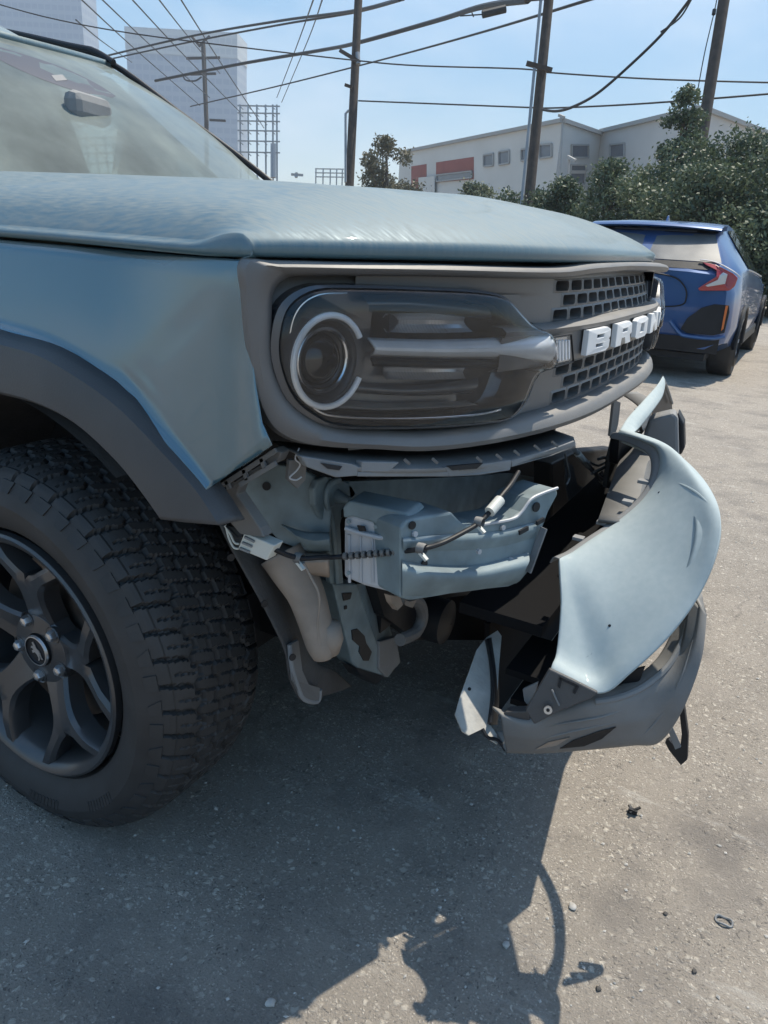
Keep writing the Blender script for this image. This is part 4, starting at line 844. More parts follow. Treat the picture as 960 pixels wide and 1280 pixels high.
obj('frit_patch', *patch([[OW(u, v, -.002) for u, v in [(-6, 57), (40, 71), (80, 85), (118, 103), (145, 120)]], [OW(u, v, -.002) for u, v in [(-6, 66), (34, 81), (72, 98), (108, 111), (143, 121)]], [OW(u, v, -.002) for u, v in [(-6, 72), (26, 88), (60, 102), (100, 115), (141, 122)]]], 24, 6), M['frit'], ws, smooth=True)
obj('sensor_cover', *plate([OW(u, v, -.005) for u, v in [(64, 94), (78, 93), (84, 100), (70, 101)]], .003), M['absorber'], ws)
rr = []
xs = [None]+list(np.linspace(0, 1, 20)[1:])
for k in range(22):
    t = k/21; row = []
    for y in np.linspace(-.64, .64, 25):
        h = hdr(max(-.6, min(.6, y))); x = h[0]+(-3.15-h[0])*t
        z0 = h[2]+.012; z1 = zroof(x)+.012-.03*(abs(y)/.64)**4+.03*(1-(y/.64)**2)*min(1, (x+1.12)/-.9 if x < -1.12 else 0)
        w_ = min(1, t/.32); w_ = w_*w_*(3-2*w_); row.append((x+(.012 if k == 0 else 0), y, z0*(1-w_)+z1*w_))
    rr.append(row)
obj('roof', *grid(rr), M['paint_hood'], suv, smooth=True, sharp=0, solid=.02)
for s in (1, -1):
    Sg = lambda p: np.array([p[0], p[1]*s, p[2]])
    obj('front_pillar', *tube([Sg((-.50, .76, 1.10)), Sg((-.72, .715, 1.268)), Sg((-1.05, .66, 1.462)), Sg((-1.38, .625, 1.642)), Sg((-1.7, .63, 1.715))], .011, 10, 24), M['black'], suv, smooth=True)
    r0_, r1_, r2_ = PY(142, 78, .60), PY(118, 64, .605), PY(92, 58, .61)
    obj('roof_rail', *tube([Sg(r0_), Sg(r1_), Sg(r2_), Sg((-2.2, .61, zroof(-2.2)+.03)), Sg((-2.7, .61, zroof(-2.7)+.03)), Sg((-3.0, .61, 1.73))], .011, 10, 30), M['black'], suv, smooth=True)
    dr = [(-.625, .36), (-.625, 1.066), (-1.68, 1.075), (-1.68, .36)]
    d1 = obj('door', *plate([Sg((x, .918, z)) for x, z in dr], .04, (0, -s, 0)), M['paint'], suv, bevel=.006)
    d2 = obj('door', *plate([Sg((x, .918, z)) for x, z in [(-1.69, .36), (-1.69, 1.075), (-2.45, 1.08), (-2.45, .80), (-2.2, .55), (-2.17, .36)]], .04, (0, -s, 0)), M['paint'], suv, bevel=.006)
    for d_, x in ((d1, -1.5), (d2, -2.32)): obj('handle', *box(Sg((x, .925, .98)), (.18, .03, .03)), M['black'], d_, bevel=.008)
    obj('rear_quarter', *plate([Sg((x, .915, z)) for x, z in [(-2.46, .82), (-2.46, 1.08), (-3.33, 1.09), (-3.36, .55), (-3.10, .50), (-3.0, .68), (-2.85, .78), (-2.67, .81)]], .04, (0, -s, 0)), M['paint'], suv, bevel=.006)
    obj('sill', *box(Sg((-1.4, .86, .34)), (1.7, .12, .08)), M['black'], suv)
    def GH(x, t): b = np.array([x, .90, 1.075]); tp_ = np.array([x-.0, .635, zroof(min(x, -1.39))-.01]); return Sg(b*(1-t)+tp_*t)
    obj('side_window', *plate([GH(-.80, .02), GH(-1.76, .02), GH(-1.76, .93), GH(-1.40, .93)], .004, (0, -s, 0)), M['sideglass'], suv)
    obj('side_window', *plate([GH(-1.86, .02), GH(-2.44, .02), GH(-2.44, .93), GH(-1.86, .93)], .004, (0, -s, 0)), M['sideglass'], suv)
    obj('side_pillar', *plate([GH(-1.755, .0), GH(-1.865, .0), GH(-1.865, 1), GH(-1.755, 1)], .03, (0, -s, 0)), M['black'], suv)
    obj('rear_pillar', *plate([GH(-2.44, 0), GH(-3.2, 0), GH(-3.15, 1), GH(-2.44, 1)], .03, (0, -s, 0)), M['black'], suv)
obj('tailgate', *plate([(-3.30, -.88, .5), (-3.30, .88, .5), (-3.33, .88, 1.08), (-3.18, .62, 1.70), (-3.18, -.62, 1.70), (-3.33, -.88, 1.08)], .03, (1, 0, 0)), M['paint'], suv)
obj('cowl_panel', *box((-.52, 0, 1.09), (.12, 1.5, .03)), M['black'], suv)
cab = obj('cabin_floor', *box((-1.9, 0, .42), (2.6, 1.6, .05)), M['dash'], suv)
obj('dashboard', *box((-.78, 0, .98), (.36, 1.5, .20)), M['dash'], suv, bevel=.04)
obj('headlining', *grid([[(p[0], p[1]*.97, p[2]-.035) for p in r] for r in rr]), M['liningwhite'], suv, smooth=True)
for y in (-.38, .38):
    st = obj('seat', *box((-1.75, y, .92), (.16, .48, .62), Matrix.Rotation(-.22, 3, 'Y')), M['seat'], suv, bevel=.06)
    obj('headrest', *box((-1.86, y, 1.33), (.12, .26, .18), Matrix.Rotation(-.2, 3, 'Y')), M['seat'], st, bevel=.05)
obj('steering_wheel', *tube([(-1.0-.08*math.sin(a)*.4, .38+.18*math.cos(a), 1.02+.17*math.sin(a)) for a in np.linspace(0, 2*math.pi, 33)], .014, 8), M['black'], suv, smooth=True)
mp = PY(122, 139, 0.0); mr = obj('rear_view_mirror', *box(mp+np.array([-.0, -.03, .0]), (.05, .17, .075), Matrix.Rotation(.25, 3, 'Z')), M['absorber'], suv, bevel=.024)
# ------------------------------------------------------------------ blue hatchback parked behind
M['blue'] = mat('metallic_blue_paint', (0.02, 0.08, 0.23), .28, .3, .05, 5, coat=.8, dust=.12)
M['tailred'] = mat('red_tail_lens', (0.32, 0.025, 0.03), .15, 0, coat=.6)
M['tailclear'] = mat('clear_tail_lens', (0.45, 0.46, 0.48), .15, .3, coat=.6)
M['amber'] = mat('orange_reflector_lens', (0.55, 0.14, 0.03), .25)
M['hatchglass'] = mat('dusty_hatch_glass', (0.03, 0.034, 0.036), .1, 0, coat=.4, dust=.55, dscale=3, dustcol=(.33, .33, .32))
CX0, CY0 = -.40, 5.80
hb_ = thing('blue_hatchback', (CX0, CY0+2.2, 0), 'shiny blue hatchback with a roof spoiler parked by the hedge, seen from behind', 'car')
def ci(y, tab): return np.interp(y, [t[0] for t in tab], [t[1] for t in tab])
T_w = [(0, .80), (.06, .855), (.3, .895), (.8, .905), (3.4, .90), (4.1, .85), (4.4, .72), (4.5, .55)]
T_bz = [(0, .93), (.25, .985), (.6, 1.0), (1.6, .965), (3.1, .90), (3.9, .82), (4.4, .68), (4.5, .58)]
T_bw = [(0, .74), (.3, .83), (.8, .86), (3.2, .84), (4.2, .74), (4.5, .5)]
T_rz = [(0, .955), (.12, 1.06), (.42, 1.275), (.60, 1.345), (.9, 1.395), (1.5, 1.42), (2.1, 1.385), (2.6, 1.25), (3.2, .985), (3.9, .87), (4.4, .72), (4.5, .60)]
T_rw = [(0, .72), (.12, .70), (.42, .585), (.6, .55), (1.5, .56), (2.1, .56), (3.2, .68), (4.2, .66), (4.5, .45)]
def csec(y):
    w, bz, bw, rz, rw = (ci(y, t) for t in (T_w, T_bz, T_bw, T_rz, T_rw)); zb = .26 if .2 < y < 4.3 else .30
    pts = [(0, zb), (w*.86, zb), (w*.97, zb+.06), (w, .50), (w*.985, .70), (w*.975, .80), (bw+.012, bz-.03), (bw, bz), (bw*.45+rw*.55, bz*.45+(rz-.03)*.55), (rw+.02, rz-.045), (rw-.03, rz-.008), (rw*.6, rz+.006), (0, rz+.012)]
    return pts
ys = [0, .03, .08, .12, .2, .3, .42, .5, .6, .75, .9, 1.2, 1.5, 1.8, 2.1, 2.35, 2.6, 2.9, 3.2, 3.5, 3.9, 4.15, 4.4, 4.5]
def cpt(x, y, z): return np.array([CX0+x, CY0+y, z])
rows = []
for y in ys:
    s_ = csec(y); bow = lambda x: .10*(x/.85)**2*max(0, 1-y/1.0)
    rows.append([cpt(x, y+bow(x), z) for x, z in s_]+[cpt(-x, y+bow(x), z) for x, z in s_[::-1][1:-1]])
v, f = grid(rows, closed_u=True); nn = len(rows[0]); f.append(tuple(range(nn))); f.append(tuple(len(v)-nn+k for k in range(nn)))
cb = obj('body', v, f, M['blue'], hb_, smooth=True, sharp=42)
def csurf(y, i0, i1, t, s=1, off=.006):
    a = csec(y); p = np.array(a[i0])*(1-t)+np.array(a[i1])*t; return p
def cwin(y0, y1, i0, i1, t0, t1, s, off, n=12, m_=4):
    R = []
    for k in range(n):
        y = y0+(y1-y0)*k/(n-1); r = []
        for j in range(m_):
            t = t0+(t1-t0)*j/(m_-1); p = csurf(y, i0, i1, t); r.append(cpt(s*(p[0]+off), y+.10*(p[0]/.85)**2*max(0, 1-y), p[1]+off*.4))
        R.append(r)
    return grid(R)
for s in (1, -1):
    obj('side_window', *cwin(.95, 1.75, 7, 9, .06, .96, s, .008), M['glass_dark'], hb_, smooth=True)
    obj('side_window', *cwin(1.82, 2.55, 7, 9, .06, .96, s, .008), M['glass_dark'], hb_, smooth=True)
    obj('window_trim', *tube([cpt(s*(ci(y, T_bw)+.010), y, ci(y, T_bz)+.006) for y in np.linspace(.75, 2.9, 12)], .008, 6), M['steel'], hb_)
    obj('sill_skirt', *box(cpt(s*.84, 2.2, .30), (.12, 1.9, .12)), M['black'], hb_, bevel=.02)
    for y in (.82, 3.52):
        c = cpt(s*.90, y, .32); q = lambda pr: [(r, -s*yy) for r, yy in pr]
        wv = lathe([(.225, -s*-.02), (.235, s*.0), (.30, s*.008), (.318, -s*.01), (.325, -s*.03), (.325, -s*.2), (.30, -s*.225), (.2, -s*.22)], c, 40, axis=0)
        wh = obj('wheel', *lathe([(.236, 0), (.225, -s*.012), (.215, -s*.06), (.10, -s*.05), (.03, -s*.03), (.001, -s*.03)], c, 40, axis=0), M['rim'], hb_, smooth=True, sharp=30)
        obj('tyre', *wv, M['rubber'], wh, smooth=True, sharp=40)
        for k in range(10):
            a = k*math.pi/5; obj('rim_spoke', *bar(c+np.array([-s*.02, .05*math.cos(a), .05*math.sin(a)]), c+np.array([-s*.012, .22*math.cos(a), .22*math.sin(a)]), .03, .02, (1, 0, 0)), M['can'], wh)
        arc = [(c[0]+s*.006, c[1]+.345*math.cos(a), c[2]+.345*math.sin(a)) for a in np.linspace(-.1, math.pi+.1, 24)]
        obj('wheel_arch', *tube(arc, .022, 8), M['black'], hb_, smooth=True)
# hatch glass, spoiler, lamps and trim on the tail
def tail(x, z, off=.008):     # point on the rear face at height z
    ysr = np.interp(z, [.26, .45, .93, .955, 1.06, 1.275, 1.345], [.02, .0, .0, .0, .12, .42, .60]); yy = ysr+.10*(x/.85)**2*max(0, 1-ysr)
    return cpt(x, yy-off, z+off*.3)
gl = [[tail(x*(.68-.13*t), 1.05+.235*t, .010) for x in np.linspace(-1, 1, 20)] for t in np.linspace(0, 1, 8)]
obj('rear_window', *grid(gl), M['hatchglass'], hb_, smooth=True)
sp_ = [[cpt(x, .36+.06*(x/.6)**2+dy, 1.335+dz-.02*(x/.6)**2) for x in np.linspace(-.60, .60, 16)] for dy, dz in ((0, 0), (-.02, .012), (.0, .028), (.14, .05), (.40, .062), (.40, .02), (.12, .006))]
spo = obj('roof_spoiler', *grid(sp_, closed_v=True), M['blue'], hb_, smooth=True, sharp=30)
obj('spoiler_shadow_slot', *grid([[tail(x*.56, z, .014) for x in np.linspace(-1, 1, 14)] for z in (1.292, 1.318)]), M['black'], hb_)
obj('brake_light_strip', *grid([[tail(x*.38, z, .018) for x in np.linspace(-1, 1, 14)] for z in (1.298, 1.312)]), M['tailclear'], hb_)
obj('antenna_fin', *plate([cpt(0, .95, 1.40), cpt(0, 1.12, 1.405), cpt(0, 1.02, 1.455), cpt(0, 1.0, 1.46)], .02, (1, 0, 0)), M['blue'], hb_, bevel=.006)
obj('hatch_recess', *grid([[tail(x*.60, z, .006) for x in np.linspace(-1, 1, 16)] for z in (.985, 1.02, 1.045)]), M['black'], hb_)
ZF = lambda u, v: None
for s in (1, -1):
    def tl(pts, off): return plate([tail(s*a, b, off)+np.array([0, 0, 0]) for a, b in pts], .02, (0, 1, 0))
    tlm = obj('tail_light', *tl([(.52, 1.045), (.64, 1.03), (.80, .965), (.845, .93), (.835, .86), (.80, .82), (.56, .80), (.54, .82), (.67, .93), (.66, .98), (.56, 1.02)], .022), M['tailred'], hb_, bevel=.008)
    obj('clear_lens', *tl([(.72, .965), (.76, .95), (.755, .87), (.62, .835), (.60, .845), (.69, .90), (.70, .94)], .034), M['tailclear'], tlm, bevel=.003)
    obj('lamp_edge', *tube([tail(s*a, b, .026) for a, b in [(.50, 1.06), (.64, 1.045), (.80, .98), (.86, .94)]], .006, 6, 14), M['steel'], tlm)
    ins = obj('bumper_insert', *tl([(.46, .46), (.50, .56), (.60, .66), (.70, .70), (.82, .70), (.835, .64), (.83, .46), (.74, .43), (.52, .43)], .006), M['black'], hb_, bevel=.004)
    obj('reflector', *tl([(.795, .69), (.815, .69), (.815, .49), (.80, .47)], .022), M['amber'], ins)
    obj('insert_lip', *tube([tail(s*a, b, .016) for a, b in [(.36, .52), (.46, .42), (.54, .40), (.74, .40), (.84, .43)]], .018, 8, 20), M['blue'], ins, smooth=True)
obj('number_plate', *plate([tail(a, b, .014) for a, b in [(-.16, .72), (.16, .72), (.16, .86), (-.16, .86)]], .01, (0, 1, 0)), M['liningwhite'], hb_, bevel=.003)
obj('plate_recess', *tube([tail(a, b, .008) for a, b in [(-.45, .78), (-.40, .90), (0, .93), (.30, .91), (.42, .84), (.46, .74), (.40, .66), (0, .62)]], .007, 6, 40), M['black'], hb_)
obj('lower_diffuser', *grid([[tail(x*.80, z, .010) for x in np.linspace(-1, 1, 16)] for z in (.262, .33, .40)]), M['black'], hb_)
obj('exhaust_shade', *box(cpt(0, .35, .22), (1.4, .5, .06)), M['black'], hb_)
# ------------------------------------------------------------------ background
def leafmat(name, c1, c2, trans=.25):
    m = bpy.data.materials.new(name); m.use_nodes = True; t = m.node_tree; N = t.nodes; L = t.links; b = N['Principled BSDF']
    at = N.new('ShaderNodeAttribute'); at.attribute_name = 'tone'; mx = N.new('ShaderNodeMix'); mx.data_type = 'RGBA'; L.new(at.outputs['Fac'], mx.inputs[0]); mx.inputs[6].default_value = (*c1, 1); mx.inputs[7].default_value = (*c2, 1)
    L.new(mx.outputs[2], b.inputs['Base Color']); b.inputs['Roughness'].default_value = .55
    tl = N.new('ShaderNodeBsdfTranslucent'); L.new(mx.outputs[2], tl.inputs[0]); ms = N.new('ShaderNodeMixShader'); ms.inputs[0].default_value = trans; L.new(b.outputs[0], ms.inputs[1]); L.new(tl.outputs[0], ms.inputs[2]); L.new(ms.outputs[0], N['Material Output'].inputs[0]); return m
M['leaf_dark'] = leafmat('dark_hedge_leaves', (.048, .075, .042), (.13, .165, .09))
M['leaf_mid'] = leafmat('olive_leaves', (.07, .095, .05), (.16, .18, .10))
M['leaf_dry'] = leafmat('dry_olive_leaves', (.09, .085, .05), (.17, .16, .10))
M['bark'] = mat('grey_brown_bark', (.10, .075, .055), .9, 0, .3, 12, bump=.6, bscale=20)
M['pole'] = mat('weathered_pole_wood', (.06, .048, .04), .9, 0, .25, 6, bump=.5, bscale=14)
M['wire'] = mat('black_cable', (.02, .02, .022), .6, 0, .1, 3)
M['galv'] = mat('galvanised_steel', (.25, .26, .27), .5, .4, .1, 4)
def leaves(centres, radii, n, size, mm, name, parent, seed, flat=.5):
    r = np.random.default_rng(seed); w = np.array([a[0]*a[1]*a[2] for a in radii])**.75; w = w/w.sum(); idx = r.choice(len(centres), n, p=w)
    d = r.normal(size=(n, 3)); d /= np.linalg.norm(d, axis=1)[:, None]; rad = r.uniform(.25, 1, n)**.45*np.where(r.random(n) < .1, r.uniform(1, 1.45, n), 1)
    c = np.array(centres)[idx]+d*rad[:, None]*np.array(radii)[idx]*(1+.12*r.normal(size=(n, 1)))
    a = r.normal(size=(n, 3)); a /= np.linalg.norm(a, axis=1)[:, None]; nrm = d+.9*r.normal(size=(n, 3)); b = np.cross(a, nrm); b /= np.linalg.norm(b, axis=1)[:, None]
    s = size*r.uniform(.6, 1.35, n)[:, None]; V = np.stack([c-a*s, c+b*s*flat, c+a*s, c-b*s*flat], 1).reshape(-1, 3)
    me = bpy.data.meshes.new(name); base = BASE[parent.name]; V = V-base
    me.vertices.add(len(V)); me.vertices.foreach_set('co', V.astype(np.float32).ravel()); me.loops.add(4*n); me.loops.foreach_set('vertex_index', np.arange(4*n, dtype=np.int32)); me.polygons.add(n)
    me.polygons.foreach_set('loop_start', np.arange(0, 4*n, 4, dtype=np.int32)); me.polygons.foreach_set('loop_total', np.full(n, 4, dtype=np.int32)); me.update(calc_edges=True)
    at = me.attributes.new('tone', 'FLOAT', 'FACE'); at.data.foreach_set('value', np.clip(r.beta(1.6, 2.2, n)+.25*np.take(r.normal(size=len(centres)), idx), 0, 1).astype(np.float32))
    o = bpy.data.objects.new(name, me); COL.objects.link(o); o.parent = parent; me.materials.append(mm); return o
def tree(name, loc, h, w, label, cat, mm, seed, n=5000, size=.07, group=None, clumps=16, trunk_h=.3, shape='bush', d=None):
    r = np.random.default_rng(seed); t = thing(name, loc, label, cat, group); L = np.array(loc, float)
    cs, rs = [], []
    for k in range(clumps):
        f = r.uniform(0, 1); zz = h*(trunk_h+(1-trunk_h)*f) ; prof = (math.sin(math.pi*min(1, .18+.82*f))**.6 if shape == 'bush' else (1-f)**.8+.12)
        a = r.uniform(0, 6.28); rad = w*prof*r.uniform(.15, .85); cr = w*r.uniform(.22, .42)*(.55+.45*prof) if shape == 'bush' else w*r.uniform(.16, .30)*(.45+.55*prof)
        cs.append(L+[rad*math.cos(a), rad*math.sin(a)*.8, min(zz, h-cr*.7)]); rs.append((cr, cr, cr*r.uniform(.6, .95)))
    leaves(cs, rs, n, size, mm, 'crown', t, seed)
    mb = MB(); mb.add(tube([L, L+[.02*h, .0, h*.45], L+[-.01*h, .01*h, h*.85]], [.035*h, .025*h, .008*h], 8, 10))
    for k in range(min(6, clumps)): mb.add(tube([L+[0, 0, h*(.2+.08*k)], (L+[0, 0, h*.4]+cs[k])/2, cs[k]], [.014*h, .009*h, .004*h], 6, 6))
    obj('trunk', mb.v, mb.f, M['bark'], t, smooth=True); return t
def gp(u, d):      # ground point under the column u at forward depth d
    p = DI(u, 300, d); return np.array([p[0], p[1], 0.0])
# the dense hedge behind the hatchback
hd = [(650, 24, 2.7, 1.5, 'low dark shrub between the hood and the second pole', 'bush', 4200), (700, 21, 2.9, 1.5, 'dark rounded shrub just right of the leaning pole', 'bush', 4800),
      (755, 18, 3.1, 1.8, 'broad dark bush directly behind the blue hatchback roof', 'bush', 7000), (830, 19, 4.9, 1.5, 'tall pointed dark green tree rising above the hedge', 'cone', 9000),
      (868, 15.5, 2.85, 1.7, 'thick dark bush behind the spoiler of the blue car', 'bush', 8000), (915, 17, 3.75, 2.3, 'large glossy leaved tree at the right edge under the third pole', 'bush', 11000),
      (985, 15, 3.45, 2.2, 'dark leafy tree cut by the right edge of the view', 'bush', 9000), (795, 23, 3.5, 1.9, 'grey green bush behind the pointed tree', 'bush', 5000)]
for k, (u, d, h, w, lab, shp, n_) in enumerate(hd):
    tree('hedge_tree', gp(u, d), h, w, lab, 'tree', M['leaf_dark'] if k not in (7,) else M['leaf_mid'], 20+k, int(n_*2.3), .048 if d < 20 else .055, None, 34 if shp == 'bush' else 70, .05, shp)
tree('olive_tree', gp(478, 45), 6.5, 2.5, 'feathery dry olive tree beside the left pole', 'tree', M['leaf_dry'], 40, 12000, .10, None, 30, .2, 'bush')
tree('round_bush', gp(585, 40), 4.0, 2.1, 'rounded olive bush in front of the white building', 'bush', M['leaf_mid'], 41, 7000, .09, None, 16, .1)
tree('yellow_shrub', gp(690, 34), 3.4, 1.3, 'yellowish shrub at the foot of the leaning pole', 'bush', M['leaf_dry'], 42, 5000, .08, None, 12, .1)
# --- utility poles
def pole(a, b, d, r, label, extra=None):
    p0, p1 = DI(*a, d), DI(*b, d); dr = (p1-p0)/(p1[2]-p0[2]); base = p0-dr*p0[2]; top = p0+dr*(12.5-p0[2])
    t = thing('utility_pole', tuple(base), label, 'utility pole', 'utility poles along the lot')
    obj('pole_shaft', *tube([base, (base+top)/2, top], [r*1.08, r, r*.85], 16, 12), M['pole'], t, smooth=True); return t
pl1 = pole((437, 228), (448, 0), 27, .155, 'straight wooden pole left of centre with two short brackets')
def D27(u, v): return DI(u, v, 26.7)
obj('bracket', *bar(D27(425, 63), D27(450, 78), .16, .12), M['pole'], pl1); obj('insulator', *tube([D27(447, 66), D27(448, 80)], .08, 10), M['galv'], pl1)
obj('bracket', *bar(D27(431, 106), D27(440, 109), .10, .10), M['pole'], pl1)
obj('conduit', *tube([D27(432, 228), D27(432, 142), D27(436, 138)], .045, 8), M['galv'], pl1)
pl2 = pole((660, 262), (686, 0), 22, .145, 'thick leaning wooden pole in the middle with a pale conduit beside it')
D22 = lambda u, v: DI(u, v, 21.7)
obj('crossarm', *bar(D22(658, 79), D22(690, 88), .14, .12), M['pole'], pl2); obj('conduit', *tube([D22(651, 262), D22(662, 150), D22(676, 0), D22(682, -60)], .045, 8), M['galv'], pl2)
obj('bracket', *bar(D22(655, 0), D22(690, -3), .10, .08), M['pole'], pl2)
pl3 = pole((880, 155), (905, 0), 20, .15, 'right hand wooden pole rising out of the hedge')
obj('stay_insulator', *tube([DI(893, 12, 19.9), DI(892, 18, 19.9)], .05, 10), M['black'], pl3)
# far pole with cross arms
p_ = DI(255, 100, 110); far = thing('distant_pole', (p_[0], p_[1], 0), 'small distant pole with cross arms in front of the grey tower', 'utility pole')
D1 = lambda u, v: DI(u, v, 110)
obj('pole_shaft', *tube([np.array([p_[0], p_[1], 0]), D1(258, 150), D1(254, 55)], .32, 8), M['pole'], far)
for a, b in (((233, 73), (275, 72)), ((238, 93), (270, 92)), ((250, 56), (262, 45)), ((240, 46), (250, 58)), ((262, 150), (282, 151))): obj('crossarm', *bar(D1(*a), D1(*b), .35, .3), M['pole'], far)
for q in ([(228, 92), (232, 100), (244, 101), (252, 96)],): obj('jumper_loop', *tube([D1(*x) for x in q], .12, 6, 12), M['wire'], far)
# lattice switch rack
DR = lambda u, v: DI(u, v, 130)
b0 = DR(335, 222); rk = thing('steel_lattice_rack', (b0[0], b0[1], 0), 'steel lattice rack of a power substation seen above the hood', 'lattice tower')
for u in (301, 311, 322, 333, 342, 347): obj('upright', *bar(np.r_[DR(u, 240)[:2], 0], DR(u-1, 131), .28), M['galv'], rk)
for k, y in enumerate((132, 141, 151, 163, 176, 190)):
    obj('rail', *bar(DR(297, y), DR(350, y+1), .22), M['galv'], rk)
    for j in range(5): obj('lattice_brace', *bar(DR(299+j*10, y), DR(304+j*10, y+5), .12), M['galv'], rk)
for u in (340, 343): obj('insulator_stack', *bar(DR(u, 222), DR(u, 180), .5), M['galv'], rk)
rk2b = DI(412, 222, 160); rk2 = thing('small_lattice_rack', (rk2b[0], rk2b[1], 0), 'low steel rack far off just left of the first pole', 'lattice tower')
D16 = lambda u, v: DI(u, v, 160)
for u in (395, 404, 413, 421, 428): obj('upright', *bar(np.r_[D16(u, 240)[:2], 0], D16(u, 211), .25), M['galv'], rk2)
for y in (211, 216, 221): obj('rail', *bar(D16(394, y), D16(430, y+.5), .22), M['galv'], rk2)
for a, b in (((370, 222), (371, 216)), ((364, 218), (379, 219))): obj('rail', *bar(D16(*a), D16(*b), .5), M['galv'], rk2)
# --- towers
def facade(name, c1, c2, sx, sz, mort=.06):
    m = bpy.data.materials.new(name); m.use_nodes = True; t = m.node_tree; N = t.nodes; L = t.links; b = N['Principled BSDF']; tc = N.new('ShaderNodeTexCoord')
    sp = N.new('ShaderNodeSeparateXYZ'); L.new(tc.outputs['UV'], sp.inputs[0]); outs = []
    for ax, s in ((0, sx), (1, sz)):
        d = N.new('ShaderNodeMath'); d.operation = 'DIVIDE'; L.new(sp.outputs[ax], d.inputs[0]); d.inputs[1].default_value = s; fr = N.new('ShaderNodeMath'); fr.operation = 'FRACT'; L.new(d.outputs[0], fr.inputs[0])
        g_ = N.new('ShaderNodeMath'); g_.operation = 'GREATER_THAN'; L.new(fr.outputs[0], g_.inputs[0]); g_.inputs[1].default_value = .45 if ax == 1 else .18; outs.append(g_.outputs[0])
    mu = N.new('ShaderNodeMath'); mu.operation = 'MULTIPLY'; L.new(outs[0], mu.inputs[0]); L.new(outs[1], mu.inputs[1])
    mx = N.new('ShaderNodeMix'); mx.data_type = 'RGBA'; L.new(mu.outputs[0], mx.inputs[0]); mx.inputs[6].default_value = (*c1, 1); mx.inputs[7].default_value = (*c2, 1); L.new(mx.outputs[2], b.inputs['Base Color']); b.inputs['Roughness'].default_value = .5; return m
M['tower'] = facade('hazed_grey_blue_cladding', (.34, .38, .44), (.28, .325, .40), 3.0, 3.6)  # distance haze mixed into the tower colours, window grid faded with it
M['towertop'] = facade('pale_tower_band', (.48, .50, .51), (.42, .445, .47), 2.4, 3.6)
def tower(ul, ur, vt, d, label, skew=.35, band=0, w2=18):
    a, b = DI(ul, vt[0], d), DI(ur, vt[1], d); h = (a[2]+b[2])/2; a2 = np.r_[a[:2], 0]; b2 = np.r_[b[:2], 0]; t_ = (b2-a2)/np.linalg.norm(b2-a2); n_ = np.array([-t_[1], t_[0], 0]); n_ = n_ if np.dot(n_, a2-CAM*[1, 1, 0]) > 0 else -n_
    c2, d2 = b2+n_*w2, a2+n_*w2; t = thing('office_tower', tuple(a2), label, 'office tower')
    def shell(nm, z0, z1, g_, mm):
        P = [a2-t_*g_-n_*g_, b2+t_*g_-n_*g_, c2+t_*g_+n_*g_, d2-t_*g_+n_*g_]; v = [p+[0, 0, z0] for p in P]+[p+[0, 0, z1] for p in P]; fc = [(i, (i+1) % 4, 4+(i+1) % 4, 4+i) for i in range(4)]+[(4, 5, 6, 7)]
        o = obj(nm, v, fc, mm, t, recalc=False); uv = o.data.uv_layers.new(name='UVMap')
        for i in range(4):
            L_ = np.linalg.norm(P[(i+1) % 4]-P[i])
            for k, (x, y) in enumerate(((0, z0), (L_, z0), (L_, z1), (0, z1))): uv.data[i*4+k].uv = (x, y)
    shell('tower_wall', 0, h-band, 0, M['tower'])
    if band: shell('crown_band', h-band-.0, h, .25, M['towertop'])
    return t
tower(156, 296, (28, 46), 300, 'wide grey blue office tower behind the distant pole', band=9)
tower(-60, 98, (-60, -45), 330, 'pale office tower cut by the top left corner of the view', band=0)
# --- long white building
M['bwall'] = mat('off_white_stucco', (.52, .51, .48), .85, 0, .06, .3, bump=.1, bscale=3)
M['bwall2'] = mat('pale_grey_stucco', (.46, .45, .43), .85, 0, .06, .3)
M['bred'] = mat('brick_red_panel', (.25, .075, .06), .8, 0, .1, 1)
M['bwin'] = mat('grey_office_glass', (.10, .11, .13), .15, 0, .1, 1)
M['btrim'] = mat('parapet_cap', (.30, .30, .29), .7)
pA = DI(500, 192, 88); pB = DI(703, 152.5, 56); hB = pB[2]; sc = (hB-CAM[2])/(pA[2]-CAM[2]); pA = CAM+(pA-CAM)*sc
bw_ = thing('white_industrial_building', (pB[0], pB[1], 0), 'long off white industrial building with red panels behind the poles', 'building')
A2, B2 = np.r_[pA[:2], 0], np.r_[pB[:2], 0]
tA = (B2-A2)/np.linalg.norm(B2-A2); nA = np.array([tA[1], -tA[0], 0]); nA = nA if np.dot(nA, CAM-B2) > 0 else -nA
C2 = B2+(-nA)*7.0
def onwall(u, v, p=B2, n=None): return PL(u, v, p, nA if n is None else n)
def prism(name, P, z0, z1, mm, par=bw_):
    v = [np.r_[p[:2], z0] for p in P]+[np.r_[p[:2], z1] for p in P]; k = len(P); f = [(i, (i+1) % k, k+(i+1) % k, k+i) for i in range(k)]+[tuple(range(k, 2*k))]; return obj(name, v, f, mm, par)
